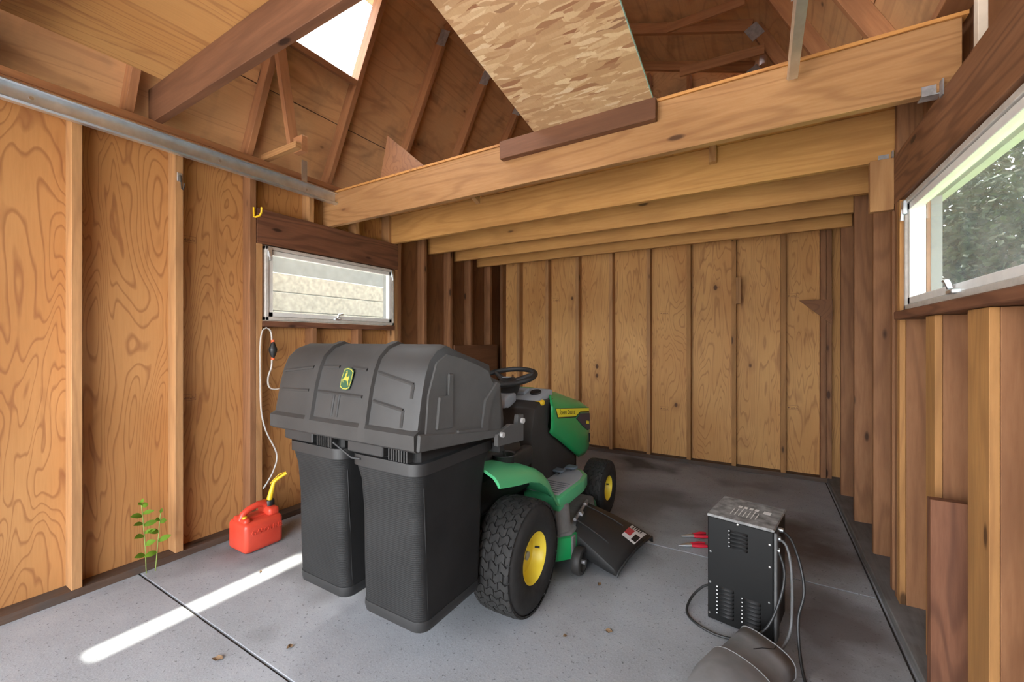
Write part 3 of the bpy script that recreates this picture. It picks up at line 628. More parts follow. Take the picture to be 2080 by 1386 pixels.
MT['yell_print'] = plain('yellow_decal', (0.86, 0.72, 0.04), 0.4)
MT['ink'] = plain('black_ink', (0.008, 0.008, 0.008), 0.6)
MT['logo_g'] = plain('logo_green', (0.012, 0.06, 0.022), 0.5); MT['logo_y'] = plain('logo_yellow', (0.36, 0.29, 0.03), 0.5)
# ---- tyres
def make_tyre(name, Rr, Wd, rim_r, x, y, side, n_around, rows):
    """outer face towards 'side'; profile turned about X"""
    w = Wd/2; body = Rr-0.009
    prof = [(rim_r*0.93, -w*0.72), (rim_r, -w*0.90), (rim_r+(body-rim_r)*0.35, -w), (body*0.86, -w*0.98), (body*0.955, -w*0.86), (body*0.985, -w*0.66), (body, -w*0.3), (body, w*0.3), (body*0.985, w*0.66), (body*0.955, w*0.86), (body*0.86, w*0.98), (rim_r+(body-rim_r)*0.35, w), (rim_r, w*0.90), (rim_r*0.93, w*0.72)]
    ty = MB().lathe(prof, 56, None, 'X').build(name, MT['rubber'], mw, 55, loc=(x, y, Rr))
    # tread blocks: wavy bricks in staggered rows, joined (too many to pick apart)
    tb = MB(); pitch = 2*math.pi/n_around
    def rad(v): return body*(1-0.040*abs(v/w)**4)
    for k in range(n_around):
        half = 0.5 if k % 2 else 0.0
        for r in range(rows+(1 if k % 2 else 0)):
            f0, f1 = max(0, r-half)/rows, min(rows, r+1-half)/rows
            v0 = -w*0.93+2*w*0.93*f0+0.0020; v1 = -w*0.93+2*w*0.93*f1-0.0020
            a0 = k*pitch; g = pitch*0.075; zig = pitch*0.24*(1 if k % 2 else -1)*(1 if (f1-f0)*rows > 0.7 else 0.5)
            us = [0, 0.25, 0.75, 1.0]; z4 = [0, zig, -zig, 0]
            lo = [(v0+(v1-v0)*u, a0+g+z) for u, z in zip(us, z4)]; hi = [(v0+(v1-v0)*u, a0+pitch-g+z) for u, z in zip(us, z4)]
            V, n4 = [], 4
            for lev in (-0.004, 0.008):
                for (v, a) in lo+hi:
                    rr = rad(v)+lev - (0.002 if lev > 0 and (v in (v0, v1)) else 0); V.append((v, rr*math.cos(a), rr*math.sin(a)))
            Fc = [(8, 9, 13, 12), (9, 10, 14, 13), (10, 11, 15, 14), (0, 1, 9, 8), (1, 2, 10, 9), (2, 3, 11, 10), (4, 12, 13, 5), (5, 13, 14, 6), (6, 14, 15, 7), (0, 8, 12, 4), (3, 7, 15, 11)]
            tb.add(V, Fc)
    t_ = tb.build('tread', MT['rubber'], ty); t_['kind'] = 'stuff'
    s_ = side
    rp = [(rim_r*0.97, s_*w*0.80), (rim_r*1.03, s_*w*0.86), (rim_r*0.98, s_*w*0.90), (rim_r*0.90, s_*w*0.80), (rim_r*0.86, s_*w*0.50), (rim_r*0.80, s_*w*0.30), (rim_r*0.55, s_*w*0.26), (rim_r*0.36, s_*w*0.34), (rim_r*0.2, s_*w*0.36), (0.0001, s_*w*0.36)]
    rm = MB().lathe(rp, 40, None, 'X').build('rim', MT['deere_y'], ty, 40)
    MB().lathe([(rim_r*0.97, -s_*w*0.8), (rim_r*0.8, -s_*w*0.2), (rim_r*0.3, -s_*w*0.1), (0.0001, -s_*w*0.1)], 32, None, 'X').build('rim_back', MT['deere_y'], ty, 40)
    hp = MB(); hp.cyl((s_*w*0.34, 0, 0), (s_*w*0.52, 0, 0), rim_r*0.17, 16); hp.build('hub', MT['galv_old'], ty, 40)
    MB().tube([(s_*w*0.40, rim_r*0.80, 0), (s_*w*0.62, rim_r*0.86, 0)], 0.005, 8).build('valve', MT['rubber'], ty)
    return ty
make_tyre('rear_tyre', 0.25, 0.20, 0.113, 0.375, 0, 1, 44, 4); make_tyre('rear_tyre', 0.25, 0.20, 0.113, -0.375, 0, -1, 44, 4)
make_tyre('front_tyre', 0.192, 0.155, 0.085, 0.345, 1.205, 1, 38, 4); make_tyre('front_tyre', 0.192, 0.155, 0.085, -0.345, 1.205, -1, 38, 4)
# ---- chassis, axles
ch = MB(); ch.box((-0.17, -0.30, 0.28), (0.17, 1.22, 0.42), 0.01); ch.box((-0.15, -0.12, 0.16), (0.15, 0.14, 0.30), 0.02); ch.build('chassis', MT['black'], mw)
MB().tube([(-0.37, 0, 0.25), (0.37, 0, 0.25)], 0.03, 12).build('rear_axle', MT['black'], mw, 40)
MB().tube([(-0.34, 1.205, 0.192), (-0.25, 1.205, 0.21), (-0.1, 1.205, 0.26), (0.1, 1.205, 0.26), (0.25, 1.205, 0.21), (0.34, 1.205, 0.192)], 0.022, 10).build('front_axle', MT['deck'], mw, 40)
# ---- hood
def hsec(y, w, zb, zc, zt, top=None):
    """half-profile of the hood at y, mirrored"""
    h = [(w-0.012, zb), (w, zb+0.03), (w+0.003, (zb+zc)/2), (w, zc-0.012), (w-0.008, zc+0.006), (w*0.78, zc+(zt-zc)*0.62), (w*0.52, zc+(zt-zc)*0.90), (w*0.2, zt)]
    ty = top if top is not None else y
    f = lambda p: (p[0], y+(ty-y)*max(0, min(1, (p[1]-zc)/(zt-zc+1e-6))), p[1])
    return [f(p) for p in h]+[(-q[0], q[1], q[2]) for q in [f(p) for p in h][::-1]]
H = [(0.565, 0.255, 0.70, 0.862, 0.955, 0.70), (0.60, 0.256, 0.675, 0.858, 0.952, 0.72), (0.70, 0.257, 0.625, 0.845, 0.940, 0.79), (0.85, 0.257, 0.54, 0.826, 0.915, 0.90), (1.02, 0.256, 0.445, 0.802, 0.880, None), (1.15, 0.252, 0.432, 0.778, 0.845, None), (1.24, 0.242, 0.445, 0.750, 0.805, None), (1.29, 0.215, 0.47, 0.72, 0.765, None), (1.315, 0.17, 0.50, 0.68, 0.72, None)]
H = [(a+0.045, b, c-0.026, d-0.022, e-0.032, (f+0.045 if f else None)) for a, b, c, d, e, f in H]
hood = MB().loft([hsec(*h) for h in H], True, False)
hood.bm.faces.new([v for v in hood.bm.verts[-16:]])
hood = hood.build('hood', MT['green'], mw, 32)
so_ = hood.modifiers.new('thick', 'SOLIDIFY'); so_.thickness = 0.006; so_.offset = -1
XS = 0.2585
def side_poly(poly, name, mat, th=0.0012, x=XS, parent=hood):
    m = MB(); m.prism(poly, th); o = m.build(name, mat, parent); o.matrix_local = frame((x, 0.045, -0.018), (0, 1, 0), (0, 0, 1), (1, 0, 0)); return o
side_poly([(0.612, 0.834), (0.646, 0.766), (0.938, 0.727), (1.020, 0.748), (1.19, 0.724), (1.19, 0.758)], 'decal_outline', MT['ink'], 0.0008)
dc = side_poly([(0.622, 0.830), (0.652, 0.773), (0.936, 0.735), (1.016, 0.756), (1.19, 0.733), (1.19, 0.756)], 'decal', MT['yell_print'], 0.0016)
# the maker's name in small capitals, stretched as on the decal
def word(chars, y0, z0, width):
    V_, F_, cur = [], [], 0.0
    for ch_, sz in chars:
        tm = text_mesh(ch_, sz, 0.0, 1.0, 0.0008); xs_ = [v.co.x for v in tm.vertices]; ys_ = [v.co.y for v in tm.vertices]; b0 = len(V_)
        V_ += [((v.co.x-min(xs_)+cur), v.co.y-min(ys_), 0) for v in tm.vertices]; F_ += [tuple(b0+k for k in p.vertices) for p in tm.polygons]
        cur += max(xs_)-min(xs_)+0.0035; bpy.data.meshes.remove(tm)
    me = bpy.data.meshes.new('lettering'); me.from_pydata(V_, [], F_); me.materials.append(MT['ink']); o = link(bpy.data.objects.new('lettering', me), hood)
    o.matrix_local = frame((XS+0.0022, y0, z0), Vector((0, 0.99, -0.125))*(width/cur), Vector((0, 0.125, 0.99)), (1, 0, 0))
word([('J', 0.036), ('O', 0.029), ('H', 0.029), ('N', 0.029)], 0.712, 0.768, 0.115)
word([('D', 0.036), ('E', 0.029), ('E', 0.029), ('R', 0.029), ('E', 0.029)], 0.842, 0.752, 0.128)
MT['lamp'] = plain('smoked_lens', (0.018, 0.026, 0.055), 0.35)
side_poly([(0.945, 0.718), (1.018, 0.742), (1.195, 0.718), (1.20, 0.60), (1.16, 0.60), (1.05, 0.655)], 'headlight', MT['lamp'], 0.004)
side_poly([(1.12, 0.655), (1.18, 0.642), (1.18, 0.662), (1.13, 0.675)], 'model_mark', MT['yell_print'], 0.0050)
side_poly([(1.185, 0.51), (1.205, 0.508), (1.205, 0.57), (1.185, 0.575)], 'side_vent', MT['black'], 0.003)
MB().box((-0.16, 1.359, 0.50), (0.16, 1.370, 0.64), 0.004).build('grille', MT['plastic'], hood)
# ---- console, dash, steering
cp = [(0.40, 0.37), (0.415, 0.72), (0.45, 0.84), (0.52, 0.87), (0.72, 0.87), (0.64, 0.84), (0.60, 0.70), (0.70, 0.64), (0.86, 0.55), (1.04, 0.46), (1.06, 0.37)]
cs = MB(); cs.prism(cp, 0.456, Matrix.Translation((0, 0, 0)), 0.012, 2)
cs.xform(frame((-0.228, 0, 0), (0, 1, 0), (0, 0, 1), (1, 0, 0))); cs = cs.build('console', MT['plastic_d'], mw, 40)
sh = MB(); sh.prism([(0.385, 0.835), (0.39, 0.885), (0.43, 0.905), (0.52, 0.915), (0.52, 0.85), (0.42, 0.835)], 0.13, None, 0.012, 2); sh.xform(frame((-0.065, 0, 0), (0, 1, 0), (0, 0, 1), (1, 0, 0)))
sh.build('column_shroud', MT['greyp'], cs, 40)
ds = MB(); ds.prism([(0.50, 0.84), (0.74, 0.84), (0.745, 0.915), (0.71, 0.925), (0.515, 0.863)], 0.40, None, 0.008, 2); ds.xform(frame((-0.20, 0, 0), (0, 1, 0), (0, 0, 1), (1, 0, 0)))
ds = ds.build('dash_panel', MT['greyp'], cs, 40)
MB().lathe([(0.0001, 0.012), (0.034, 0.012), (0.036, 0.008), (0.037, -0.006)], 20, frame((0.13, 0.645, 0.902), (1, 0, 0), (0, 0.953, 0.303), (0, -0.303, 0.953))).build('gauge', MT['ink'], cs, 40)
MB().box((-0.045, -0.035, 0.0), (0.045, 0.035, 0.022), 0.004, frame((0.03, 0.635, 0.90), (1, 0, 0), (0, 0.953, 0.303), (0, -0.303, 0.953))).build('switch_panel', MT['greyp'], cs)
MB().lathe([(0.0001, 0.03), (0.014, 0.028), (0.017, 0.015), (0.008, 0.0), (0.006, -0.03)], 14, frame((0.215, 0.53, 0.865), (0, 0, 1), (0, 1, 0), (1, 0, 0))).build('choke_knob', MT['yellow'], cs, 40)
sw = MB(); cw = Vector((0, 0.52, 1.008)); tl = R(12); ey = Vector((0, math.cos(tl), math.sin(tl))); ez = Vector((0, -math.sin(tl), math.cos(tl)))
sw.tube([cw+Vector((math.cos(a), 0, 0))*0.172+ey*math.sin(a)*0.172 for a in [2*math.pi*k/40 for k in range(40)]], 0.0155, 10, closed=True)
sw = sw.build('steering_wheel', MT['plastic'], mw, 60)
sp = MB()
for a in (R(150), R(30), R(270)): sp.tube([cw-ez*0.04+Vector((math.cos(a), 0, 0))*0.03+ey*math.sin(a)*0.03, cw-ez*0.012+Vector((math.cos(a), 0, 0))*0.12+ey*math.sin(a)*0.12, cw+Vector((math.cos(a), 0, 0))*0.168+ey*math.sin(a)*0.168], [0.022, 0.015, 0.012], 8)
sp.build('spoke', MT['plastic'], sw, 50)
MB().lathe([(0.0001, 0.0), (0.05, -0.004), (0.075, -0.03), (0.07, -0.06), (0.045, -0.11)], 24, frame(cw-ez*0.012, (1, 0, 0), ey, ez)).build('hub', MT['plastic'], sw, 50)
MB().box((-0.02, 0.485, 1.003), (0.02, 0.535, 1.008), 0.002, None).build('hub_badge', MT['greyp'], sw)
# ---- seat (mostly behind the grass catcher)
se = MB(); se.box((-0.24, -0.10, 0.60), (0.24, 0.28, 0.70), 0.03, None, 3); se.build('seat', MT['plastic'], mw, 40)
MB().box((-0.22, -0.14, 0.66), (0.22, -0.06, 0.98), 0.03, None, 3).build('seat_back', MT['plastic'], mw, 40)
MB().box((-0.25, -0.25, 0.42), (0.25, 0.36, 0.60), 0.02).build('seat_pan', MT['plastic'], mw, 40)
# ---- fenders and foot rests
FS = [(-0.225, 0.694, 0.622), (-0.17, 0.688, 0.610), (-0.08, 0.672, 0.592), (0.04, 0.650, 0.572), (0.13, 0.622, 0.543), (0.21, 0.590, 0.495), (0.28, 0.530, 0.425), (0.33, 0.465, 0.365), (0.37, 0.415, 0.345), (0.42, 0.392, 0.335)]
def fender(s_):
    secs = []
    for y, zt, zl in FS:
        o_ = [(0.18, zt+0.004), (0.29, zt), (0.35, zt-0.008), (0.395, zt-0.028), (0.415, min(zt-0.05, zl+0.03) if zl < zt-0.06 else zt-0.045), (0.422, zl)]
        i_ = [(p[0]-0.010, p[1]-0.010) for p in o_][::-1]; i_[0] = (0.410, zl)
        secs.append([(s_*p[0], y, p[1]) for p in o_+i_])
    m = MB().loft(secs, False)
    for sec in (secs[0], secs[-1]):
        for i in range(5): m.add([sec[i], sec[i+1], sec[10-i], sec[11-i]], [(0, 1, 2, 3)])
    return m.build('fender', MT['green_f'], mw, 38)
fR, fLft = fender(1), fender(-1)
def foot(s_):
    pl = [(0.20, 0.36), (0.421, 0.36), (0.421, 0.72), (0.40, 0.83), (0.34, 0.90), (0.26, 0.92), (0.20, 0.92)]
    m = MB(); m.prism([(s_*p[0], p[1]) for p in (pl if s_ > 0 else pl[::-1])], 0.072, Matrix.Translation((0, 0, 0.318)), 0.010, 2); fr = m.build('foot_rest', MT['green_f'], mw, 40)
    pm = [(0.215, 0.40), (0.395, 0.40), (0.398, 0.70), (0.38, 0.80), (0.33, 0.87), (0.26, 0.89), (0.215, 0.89)]
    m = MB(); m.prism([(s_*p[0], p[1]) for p in (pm if s_ > 0 else pm[::-1])], 0.006, Matrix.Translation((0, 0, 0.388)), 0.002); mt = m.build('foot_mat', MT['mat_grey'], fr)
    for k in range(6): MB().box((min(s_*0.225, s_*0.385), 0.42+k*0.032, 0.3935), (max(s_*0.225, s_*0.385), 0.425+k*0.032, 0.3965)).build('mat_rib', MT['pedal'], fr)
    if s_ > 0:
        for y, x in ((0.80, 0.30), (0.70, 0.26)):
            p = MB(); p.box((x-0.035, y-0.02, 0.415), (x+0.035, y+0.045, 0.43), 0.006, None); p.tube([(x, y, 0.42), (x-0.02, y+0.05, 0.39)], 0.008, 8); p.build('pedal', MT['pedal'], fr, 40)
foot(1); foot(-1)
cu = MB(); cu.lathe([(0.048, 0.0), (0.055, 0.055), (0.061, 0.058), (0.059, 0.062), (0.051, 0.058), (0.046, 0.012), (0.0001, 0.010)], 28, frame((0.27, 0.045, 0.622), (1, 0, 0), (0, 1, 0), (0, 0, 1)))
cu.build('cup_holder', MT['plastic'], mw, 40)
m = MB(); m.box((0.20, 0.10, 0.55), (0.262, 0.37, 0.655), 0.02, None, 3); m.build('side_panel', MT['plastic_d'], mw, 40)
lv = MB(); lv.tube([(0.30, 0.02, 0.66), (0.31, -0.04, 0.75), (0.31, -0.06, 0.80)], 0.006, 8); lv.build('lift_lever', MT['black'], mw, 40)
MB().box((0.285, -0.10, 0.795), (0.325, -0.02, 0.825), 0.010, None, 2).build('lever_grip', MT['yellow'], mw, 40)
# ---- cutting deck
pl = [(-0.46, 0.38), (-0.40, 0.32), (0.42, 0.32), (0.485, 0.40), (0.47, 0.82), (0.40, 0.98), (-0.38, 0.98), (-0.47, 0.84)]
m = MB(); m.prism(pl, 0.125, Matrix.Translation((0, 0, 0.065)), 0.02, 2); dk = m.build('cutting_deck', MT['green'], mw, 40)
m = MB(); m.prism([(p[0]*0.97, 0.65+(p[1]-0.65)*0.97) for p in pl], 0.022, Matrix.Translation((0, 0, 0.185)), 0.01, 2); m.build('deck_top', MT['deck'], dk, 40)
for x in (0.365, -0.34):
    m = MB(); m.lathe([(0.0001, 0.135), (0.058, 0.132), (0.072, 0.115), (0.078, 0.02), (0.092, 0.0)], 28, frame((x, 0.44, 0.205), (1, 0, 0), (0, 1, 0), (0, 0, 1))); m.build('belt_cover', MT['deck'], dk, 40)
MB().box((0.0, 0.40, 0.205), (0.36, 0.50, 0.27), 0.02, None, 2).build('belt_shield', MT['deck'], dk, 40)
for x, y in ((0.515, 0.40), (-0.50, 0.42)):
    gw = MB(); gw.lathe([(0.012, -0.022), (0.05, -0.026), (0.064, -0.022), (0.070, -0.012), (0.070, 0.012), (0.064, 0.022), (0.05, 0.026), (0.045, 0.012), (0.012, 0.014)], 28, None, 'X', True); gw = gw.build('gauge_wheel', MT['plastic_d'], mw, 40, loc=(x, y, 0.0705))
    MB().cyl((-0.03, 0, 0), (0.035, 0, 0), 0.011, 12).build('axle_bolt', MT['galv_old'], gw, 40)
    MB().box((x-0.012 if x < 0 else x-0.045, y-0.01, 0.06), (x-0.03 if x > 0 else x+0.045, y+0.03, 0.19), 0.004).build('wheel_bracket', MT['deck'], mw)
# discharge chute
def lerp(a, b, t): return tuple(a[i]+(b[i]-a[i])*t for i in range(3))
inn = [(0.475, 0.440, 0.10), (0.465, 0.455, 0.185), (0.455, 0.52, 0.225), (0.445, 0.62, 0.235), (0.43, 0.72, 0.235), (0.415, 0.80, 0.222), (0.415, 0.815, 0.16)]
mid = [(0.60, 0.435, 0.045), (0.595, 0.445, 0.115), (0.60, 0.53, 0.165), (0.605, 0.65, 0.178), (0.605, 0.76, 0.176), (0.60, 0.87, 0.155), (0.60, 0.885, 0.10)]
out_ = [(0.700, 0.455, 0.012), (0.705, 0.460, 0.030), (0.725, 0.56, 0.060), (0.745, 0.68, 0.072), (0.762, 0.79, 0.070), (0.775, 0.915, 0.052), (0.775, 0.92, 0.02)]
secs = []
for k in range(9):
    t = k/8
    secs.append([lerp(lerp(a, b, t), lerp(b, c, t), t) if True else a for a, b, c in zip(inn, mid, out_)])
cht = MB().loft(secs, False, False).build('discharge_chute', MT['plastic'], mw, 35)
sm = cht.modifiers.new('thick', 'SOLIDIFY'); sm.thickness = 0.006; sm.offset = -1
lipm = MB(); lipm.tube([Vector(p) for p in out_], 0.006, 8); lipm.build('chute_lip', MT['plastic'], cht, 50)
for k in (2, 4):
    rb = MB(); rb.tube([Vector(secs[i][k])+Vector((0, 0, 0.001)) for i in range(0, 6)], 0.005, 6); rb.build('chute_rib', MT['plastic'], cht, 50)
hg = MB(); hg.tube([(0.45, 0.50, 0.235), (0.41, 0.80, 0.235)], 0.009, 10); hg.tube([(0.45, 0.58, 0.235), (0.447, 0.61, 0.235)], 0.014, 10); hg.tube([(0.425, 0.72, 0.235), (0.421, 0.75, 0.235)], 0.014, 10); hg.build('chute_hinge', MT['galv_old'], mw, 40)
def on_chute(u, v):
    t = u*8; i = min(7, int(t)); f = t-i; j = v*5+1; q = min(5, int(j)); g = j-q
    a = Vector(lerp(secs[i][q], secs[i][q+1], g)); b = Vector(lerp(secs[i+1][q], secs[i+1][q+1], g)); return a.lerp(b, f)
def sticker(u0, u1, v0, v1, name, mat, lift):
    m = MB(); n_ = 5; g = [[None]*n_ for _ in range(n_)]
    for i in range(n_):
        for j in range(n_):
            p = on_chute(u0+(u1-u0)*i/(n_-1), v0+(v1-v0)*j/(n_-1)); g[i][j] = m.bm.verts.new(p+Vector((0.45, 0, 0.9))*lift)
    for i in range(n_-1):
        for j in range(n_-1): m.bm.faces.new([g[i][j], g[i+1][j], g[i+1][j+1], g[i][j+1]])
    return m.build(name, mat, cht)
sticker(0.70, 0.93, 0.42, 0.88, 'warning_label', MT['white'], 0.003); sticker(0.70, 0.80, 0.50, 0.66, 'warning_symbol', MT['red_print'], 0.0036)
for k in range(5): sticker(0.735+k*0.03, 0.75+k*0.03, 0.68, 0.86, 'warning_text', MT['ink'], 0.0036)
sticker(0.84, 0.92, 0.46, 0.60, 'warning_figure', MT['ink'], 0.0036)
# ---- grass catcher: cover, bags, frame
BP = [(-0.690, 0.872), (-0.700, 0.880), (-0.701, 0.928), (-0.686, 0.940), (-0.678, 0.985), (-0.664, 1.06), (-0.648, 1.12), (-0.628, 1.165), (-0.590, 1.200), (-0.540, 1.217), (-0.46, 1.190), (-0.36, 1.162), (-0.268, 1.135), (-0.255, 1.085), (-0.185, 1.06), (-0.170, 0.90), (-0.175, 0.835)]
cyb, czb = -0.45, 1.0
def bsec(x, k=1.0, off=0.0):
    r = []
    for i, (y, z) in enumerate(BP):
        d = Vector((y-cyb, z-czb)); L = d.length; d = d*((L*k+off)/L) if 2 < i < 15 else d
        r.append((x, cyb+d.x, czb+d.y))
    return r
xsx = [(-0.402, 0.93, 0), (-0.398, 0.975, 0), (-0.375, 1, 0)]
for c in (-0.155, 0.155): xsx += [(c-0.022, 1, 0), (c-0.016, 1, 0.011), (c+0.016, 1, 0.011), (c+0.022, 1, 0)]
xsx += [(0.375, 1, 0), (0.398, 0.975, 0), (0.402, 0.93, 0)]
bag_c = MB().loft([bsec(*q) for q in xsx], True, True).build('catcher_cover', MT['plastic_d'], mw, 30)
# embossed outlines on the rear face
def rear(x, z, lift=0.004):
    for (y0, z0), (y1, z1) in zip(BP[2:8], BP[3:9]):
        if z0 <= z <= z1: return Vector((x, y0+(y1-y0)*(z-z0)/(z1-z0)-lift, z))
    return Vector((x, -0.66-lift, z))
for (x0, x1, z0, z1) in ((-0.37, -0.185, 1.105, 1.125), (-0.125, -0.03, 1.128, 1.130), (0.045, 0.125, 1.130, 1.124), (0.185, 0.36, 1.118, 1.085), (-0.36, -0.185, 1.03, 1.035), (-0.125, 0.125, 1.035, 1.03), (0.185, 0.33, 1.02, 1.0)):
    m = MB(); m.tube([rear(x0+(x1-x0)*k/6, z0+(z1-z0)*k/6, 0.0) for k in range(7)], 0.0065, 6); m.build('moulded_rib', MT['plastic_d'], bag_c, 50)
for (x, z0, z1) in ((0.36, 1.085, 1.04), (0.33, 1.0, 0.945), (0.0, 1.03, 0.95), (-0.03, 1.03, 0.95)):
    m = MB(); m.tube([rear(x, z0+(z1-z0)*k/5, 0.0) for k in range(6)], 0.006, 6); m.build('moulded_rib', MT['plastic_d'], bag_c, 50)
# end panel (right): raised outlines
def endp(poly, d, name='end_panel', mat='plastic_e', x0=0.398):
    m = MB(); m.prism(poly, d, None, 0.004); o = m.build(name, MT[mat], bag_c); o.matrix_local = frame((x0, 0, 0), (0, 1, 0), (0, 0, 1), (1, 0, 0)); return o
endp([(-0.655, 0.895), (-0.19, 0.855), (-0.20, 1.03), (-0.27, 1.065), (-0.285, 1.11), (-0.36, 1.135), (-0.46, 1.165), (-0.54, 1.185), (-0.60, 1.155), (-0.64, 1.05)], 0.008)
endp([(-0.541, 1.116), (-0.515, 1.115), (-0.518, 0.923), (-0.605, 0.931), (-0.591, 1.04), (-0.541, 1.037)], 0.016)
endp([(-0.323, 0.997), (-0.24, 1.062), (-0.205, 1.05), (-0.284, 0.985), (-0.304, 0.872), (-0.494, 0.898), (-0.494, 0.912), (-0.343, 0.888)], 0.018)
endp([(-0.69, 0.875), (-0.20, 0.832), (-0.20, 0.862), (-0.685, 0.93)], 0.014)
MB().tube([(0.41, -0.225, 0.845), (0.438, -0.225, 0.845)], 0.011, 10).build('bolt', MT['zinc'], bag_c, 40); MB().tube([(0.424, -0.055, 0.875), (0.437, -0.055, 0.875)], 0.012, 10).build('bolt', MT['zinc'], bag_c, 40)
m = MB(); m.prism([(-0.25, 0.80), (-0.035, 0.782), (-0.035, 0.90), (-0.085, 0.905), (-0.09, 0.86), (-0.15, 0.875), (-0.25, 0.85)], 0.02, None, 0.003); o = m.build('support_plate', MT['plastic_e'], mw); o.matrix_local = frame((0.405, 0, 0), (0, 1, 0), (0, 0, 1), (1, 0, 0))
MB().box((-0.40, -0.20, 0.76), (0.40, -0.16, 0.80), 0.004).build('support_bar', MT['black'], mw); MB().box((-0.05, -0.20, 0.45), (0.05, -0.14, 0.80), 0.004).build('support_post', MT['black'], mw)
# emblem: badge plate, yellow outline and leaping deer
bz = Vector((0, 0.23, 0.97)).normalized(); by = Vector((0, -0.97, 0.23)).normalized(); bo = rear(0.03, 1.09, 0.006)
badge = [(-0.026, -0.030), (-0.012, -0.038), (0.008, -0.039), (0.022, -0.033), (0.027, -0.010), (0.029, 0.025), (0.018, 0.034), (0.0, 0.038), (-0.018, 0.034), (-0.025, 0.005)]
badge = [(x, z) for x, z in badge]
def emb(poly, th, mat, name, par=None):
    m = MB(); m.prism(poly, th); o = m.build(name, mat, par or bag_c); o.matrix_local = frame(bo, (1, 0, 0), bz, by); return o
em = emb([(x*1.16, z*1.10) for x, z in badge], 0.001, MT['logo_g'], 'emblem'); emb([(x*1.05, z*1.02) for x, z in badge], 0.0015, MT['logo_y'], 'emblem_line'); emb([(x*0.95, z*0.94) for x, z in badge], 0.002, MT['logo_g'], 'emblem_field')
deer = [(-0.019, -0.003), (-0.013, 0.001), (-0.009, 0.004), (-0.006, 0.013), (-0.009, 0.017), (-0.005, 0.018), (-0.003, 0.022), (-0.008, 0.027), (-0.002, 0.025), (0.0, 0.030), (0.001, 0.023), (0.003, 0.018), (-0.001, 0.014), (0.001, 0.006), (0.010, 0.006), (0.013, 0.013), (0.015, 0.005), (0.014, -0.004), (0.013, -0.010), (0.018, -0.021), (0.019, -0.027), (0.012, -0.017), (0.006, -0.008), (-0.006, -0.007), (-0.013, -0.003), (-0.015, -0.008), (-0.011, -0.016), (-0.014, -0.014), (-0.018, -0.008)]
emb(deer, 0.0028, MT['logo_y'], 'emblem_deer')
# bags
def bag(cx):
    secs = []; n = 40
    for z, hx, y0, y1, rr in ((0.80, 0.170, -0.645, -0.185, 0.05), (0.76, 0.163, -0.640, -0.190, 0.05), (0.72, 0.155, -0.632, -0.205, 0.05), (0.60, 0.149, -0.622, -0.225, 0.045), (0.42, 0.148, -0.618, -0.238, 0.04), (0.30, 0.150, -0.612, -0.250, 0.04), (0.255, 0.154, -0.610, -0.255, 0.045)):
        sec = []; hy = (y1-y0)/2; cy = (y0+y1)/2
        for (sx, sy, a0) in ((1, 1, 0), (-1, 1, 90), (-1, -1, 180), (1, -1, 270)):
            for k in range(6):
                a = R(a0+k*18); sec.append((cx+sx*(hx-rr)+rr*math.cos(a), cy+sy*(hy-rr)+rr*math.sin(a), z))
        secs.append(sec)
    b = MB().loft(secs).build('grass_bag', MT['mesh'], mw, 40)
    m = MB(); s0 = [(p[0], p[1], 0.257) for p in secs[-1]]; sc = lambda f, z: [(cx+(p[0]-cx)*f, -0.4325+(p[1]+0.4325)*f, z) for p in s0]
    m.loft([sc(1.012, 0.262), sc(1.02, 0.245), sc(1.0, 0.225), sc(0.93, 0.215)]); m.build('bag_base', MT['plastic'], b, 40)
    m = MB(); s1 = [(p[0], p[1], 0.80) for p in secs[0]]; m.loft([[(cx+(p[0]-cx)*1.03, -0.415+(p[1]+0.415)*1.015, z) for p in s1] for z in (0.775, 0.815)]); m.build('bag_rim', MT['plastic'], b, 40)
    m = MB(); m.box((cx-0.165, -0.662, 0.825), (cx+0.02, -0.60, 0.875), 0.004); m.build('rim_clip', MT['plastic'], b)
    m = MB()
    for k in range(8): m.box((cx+0.04+k*0.012, -0.655, 0.82), (cx+0.046+k*0.012, -0.63, 0.87))
    m.build('rim_grid', MT['plastic'], b)
    m = MB(); m.box((cx-0.15, -0.62, 0.80), (cx+0.15, -0.24, 0.87), 0.01); m.build('bag_mouth', MT['black'], b)
    for sx in (-1, 1): MB().tube([(cx+sx*0.152, -0.60, 0.74), (cx+sx*0.1455, -0.58, 0.45), (cx+sx*0.149, -0.575, 0.27)], 0.002, 6).build('bag_seam', MT['black'], b)
def mesh_mat():
    t = NT('bag_mesh'); c = t.coord(False); sp_ = t.n('ShaderNodeSeparateXYZ'); t.l(c, sp_.inputs[0])
    wz = t.math('SINE', t.math('MULTIPLY', sp_.outputs[2], 900.0)); wx = t.math('SINE', t.math('MULTIPLY', sp_.outputs[0], 1400.0))
    h = t.math('ADD', wz, t.math('MULTIPLY', wx, 0.4)); nz = t.noise(c, 6, 4, 0.6)
    col = t.mix(t.ramp(nz, [(0.35, K3), (0.7, W3)]), (0.009, 0.009, 0.009), (0.016, 0.016, 0.016))
    tcn = t.n('ShaderNodeTexCoord'); sn_ = t.n('ShaderNodeSeparateXYZ'); t.l(tcn.outputs['Normal'], sn_.inputs[0]); fm = t.ramp(t.math('MULTIPLY', sn_.outputs[1], -1.0), [(0.35, K3), (0.6, W3)])   # woven mesh on the rear panel, plain cloth on the sides
    col = t.mix(t.math('MULTIPLY', t.math('MULTIPLY', t.math('MULTIPLY_ADD', wz, 0.5), 0.3), fm), col, (0.030, 0.030, 0.029))
    t.bump(t.math('ADD', t.math('MULTIPLY', h, fm), t.math('MULTIPLY', t.noise(t.coord(False, (1, 1, 0.25)), 14, 3, 0.5), 3.0)), 0.2, 0.002); return t.out(col, 0.7, 0, 0.3)
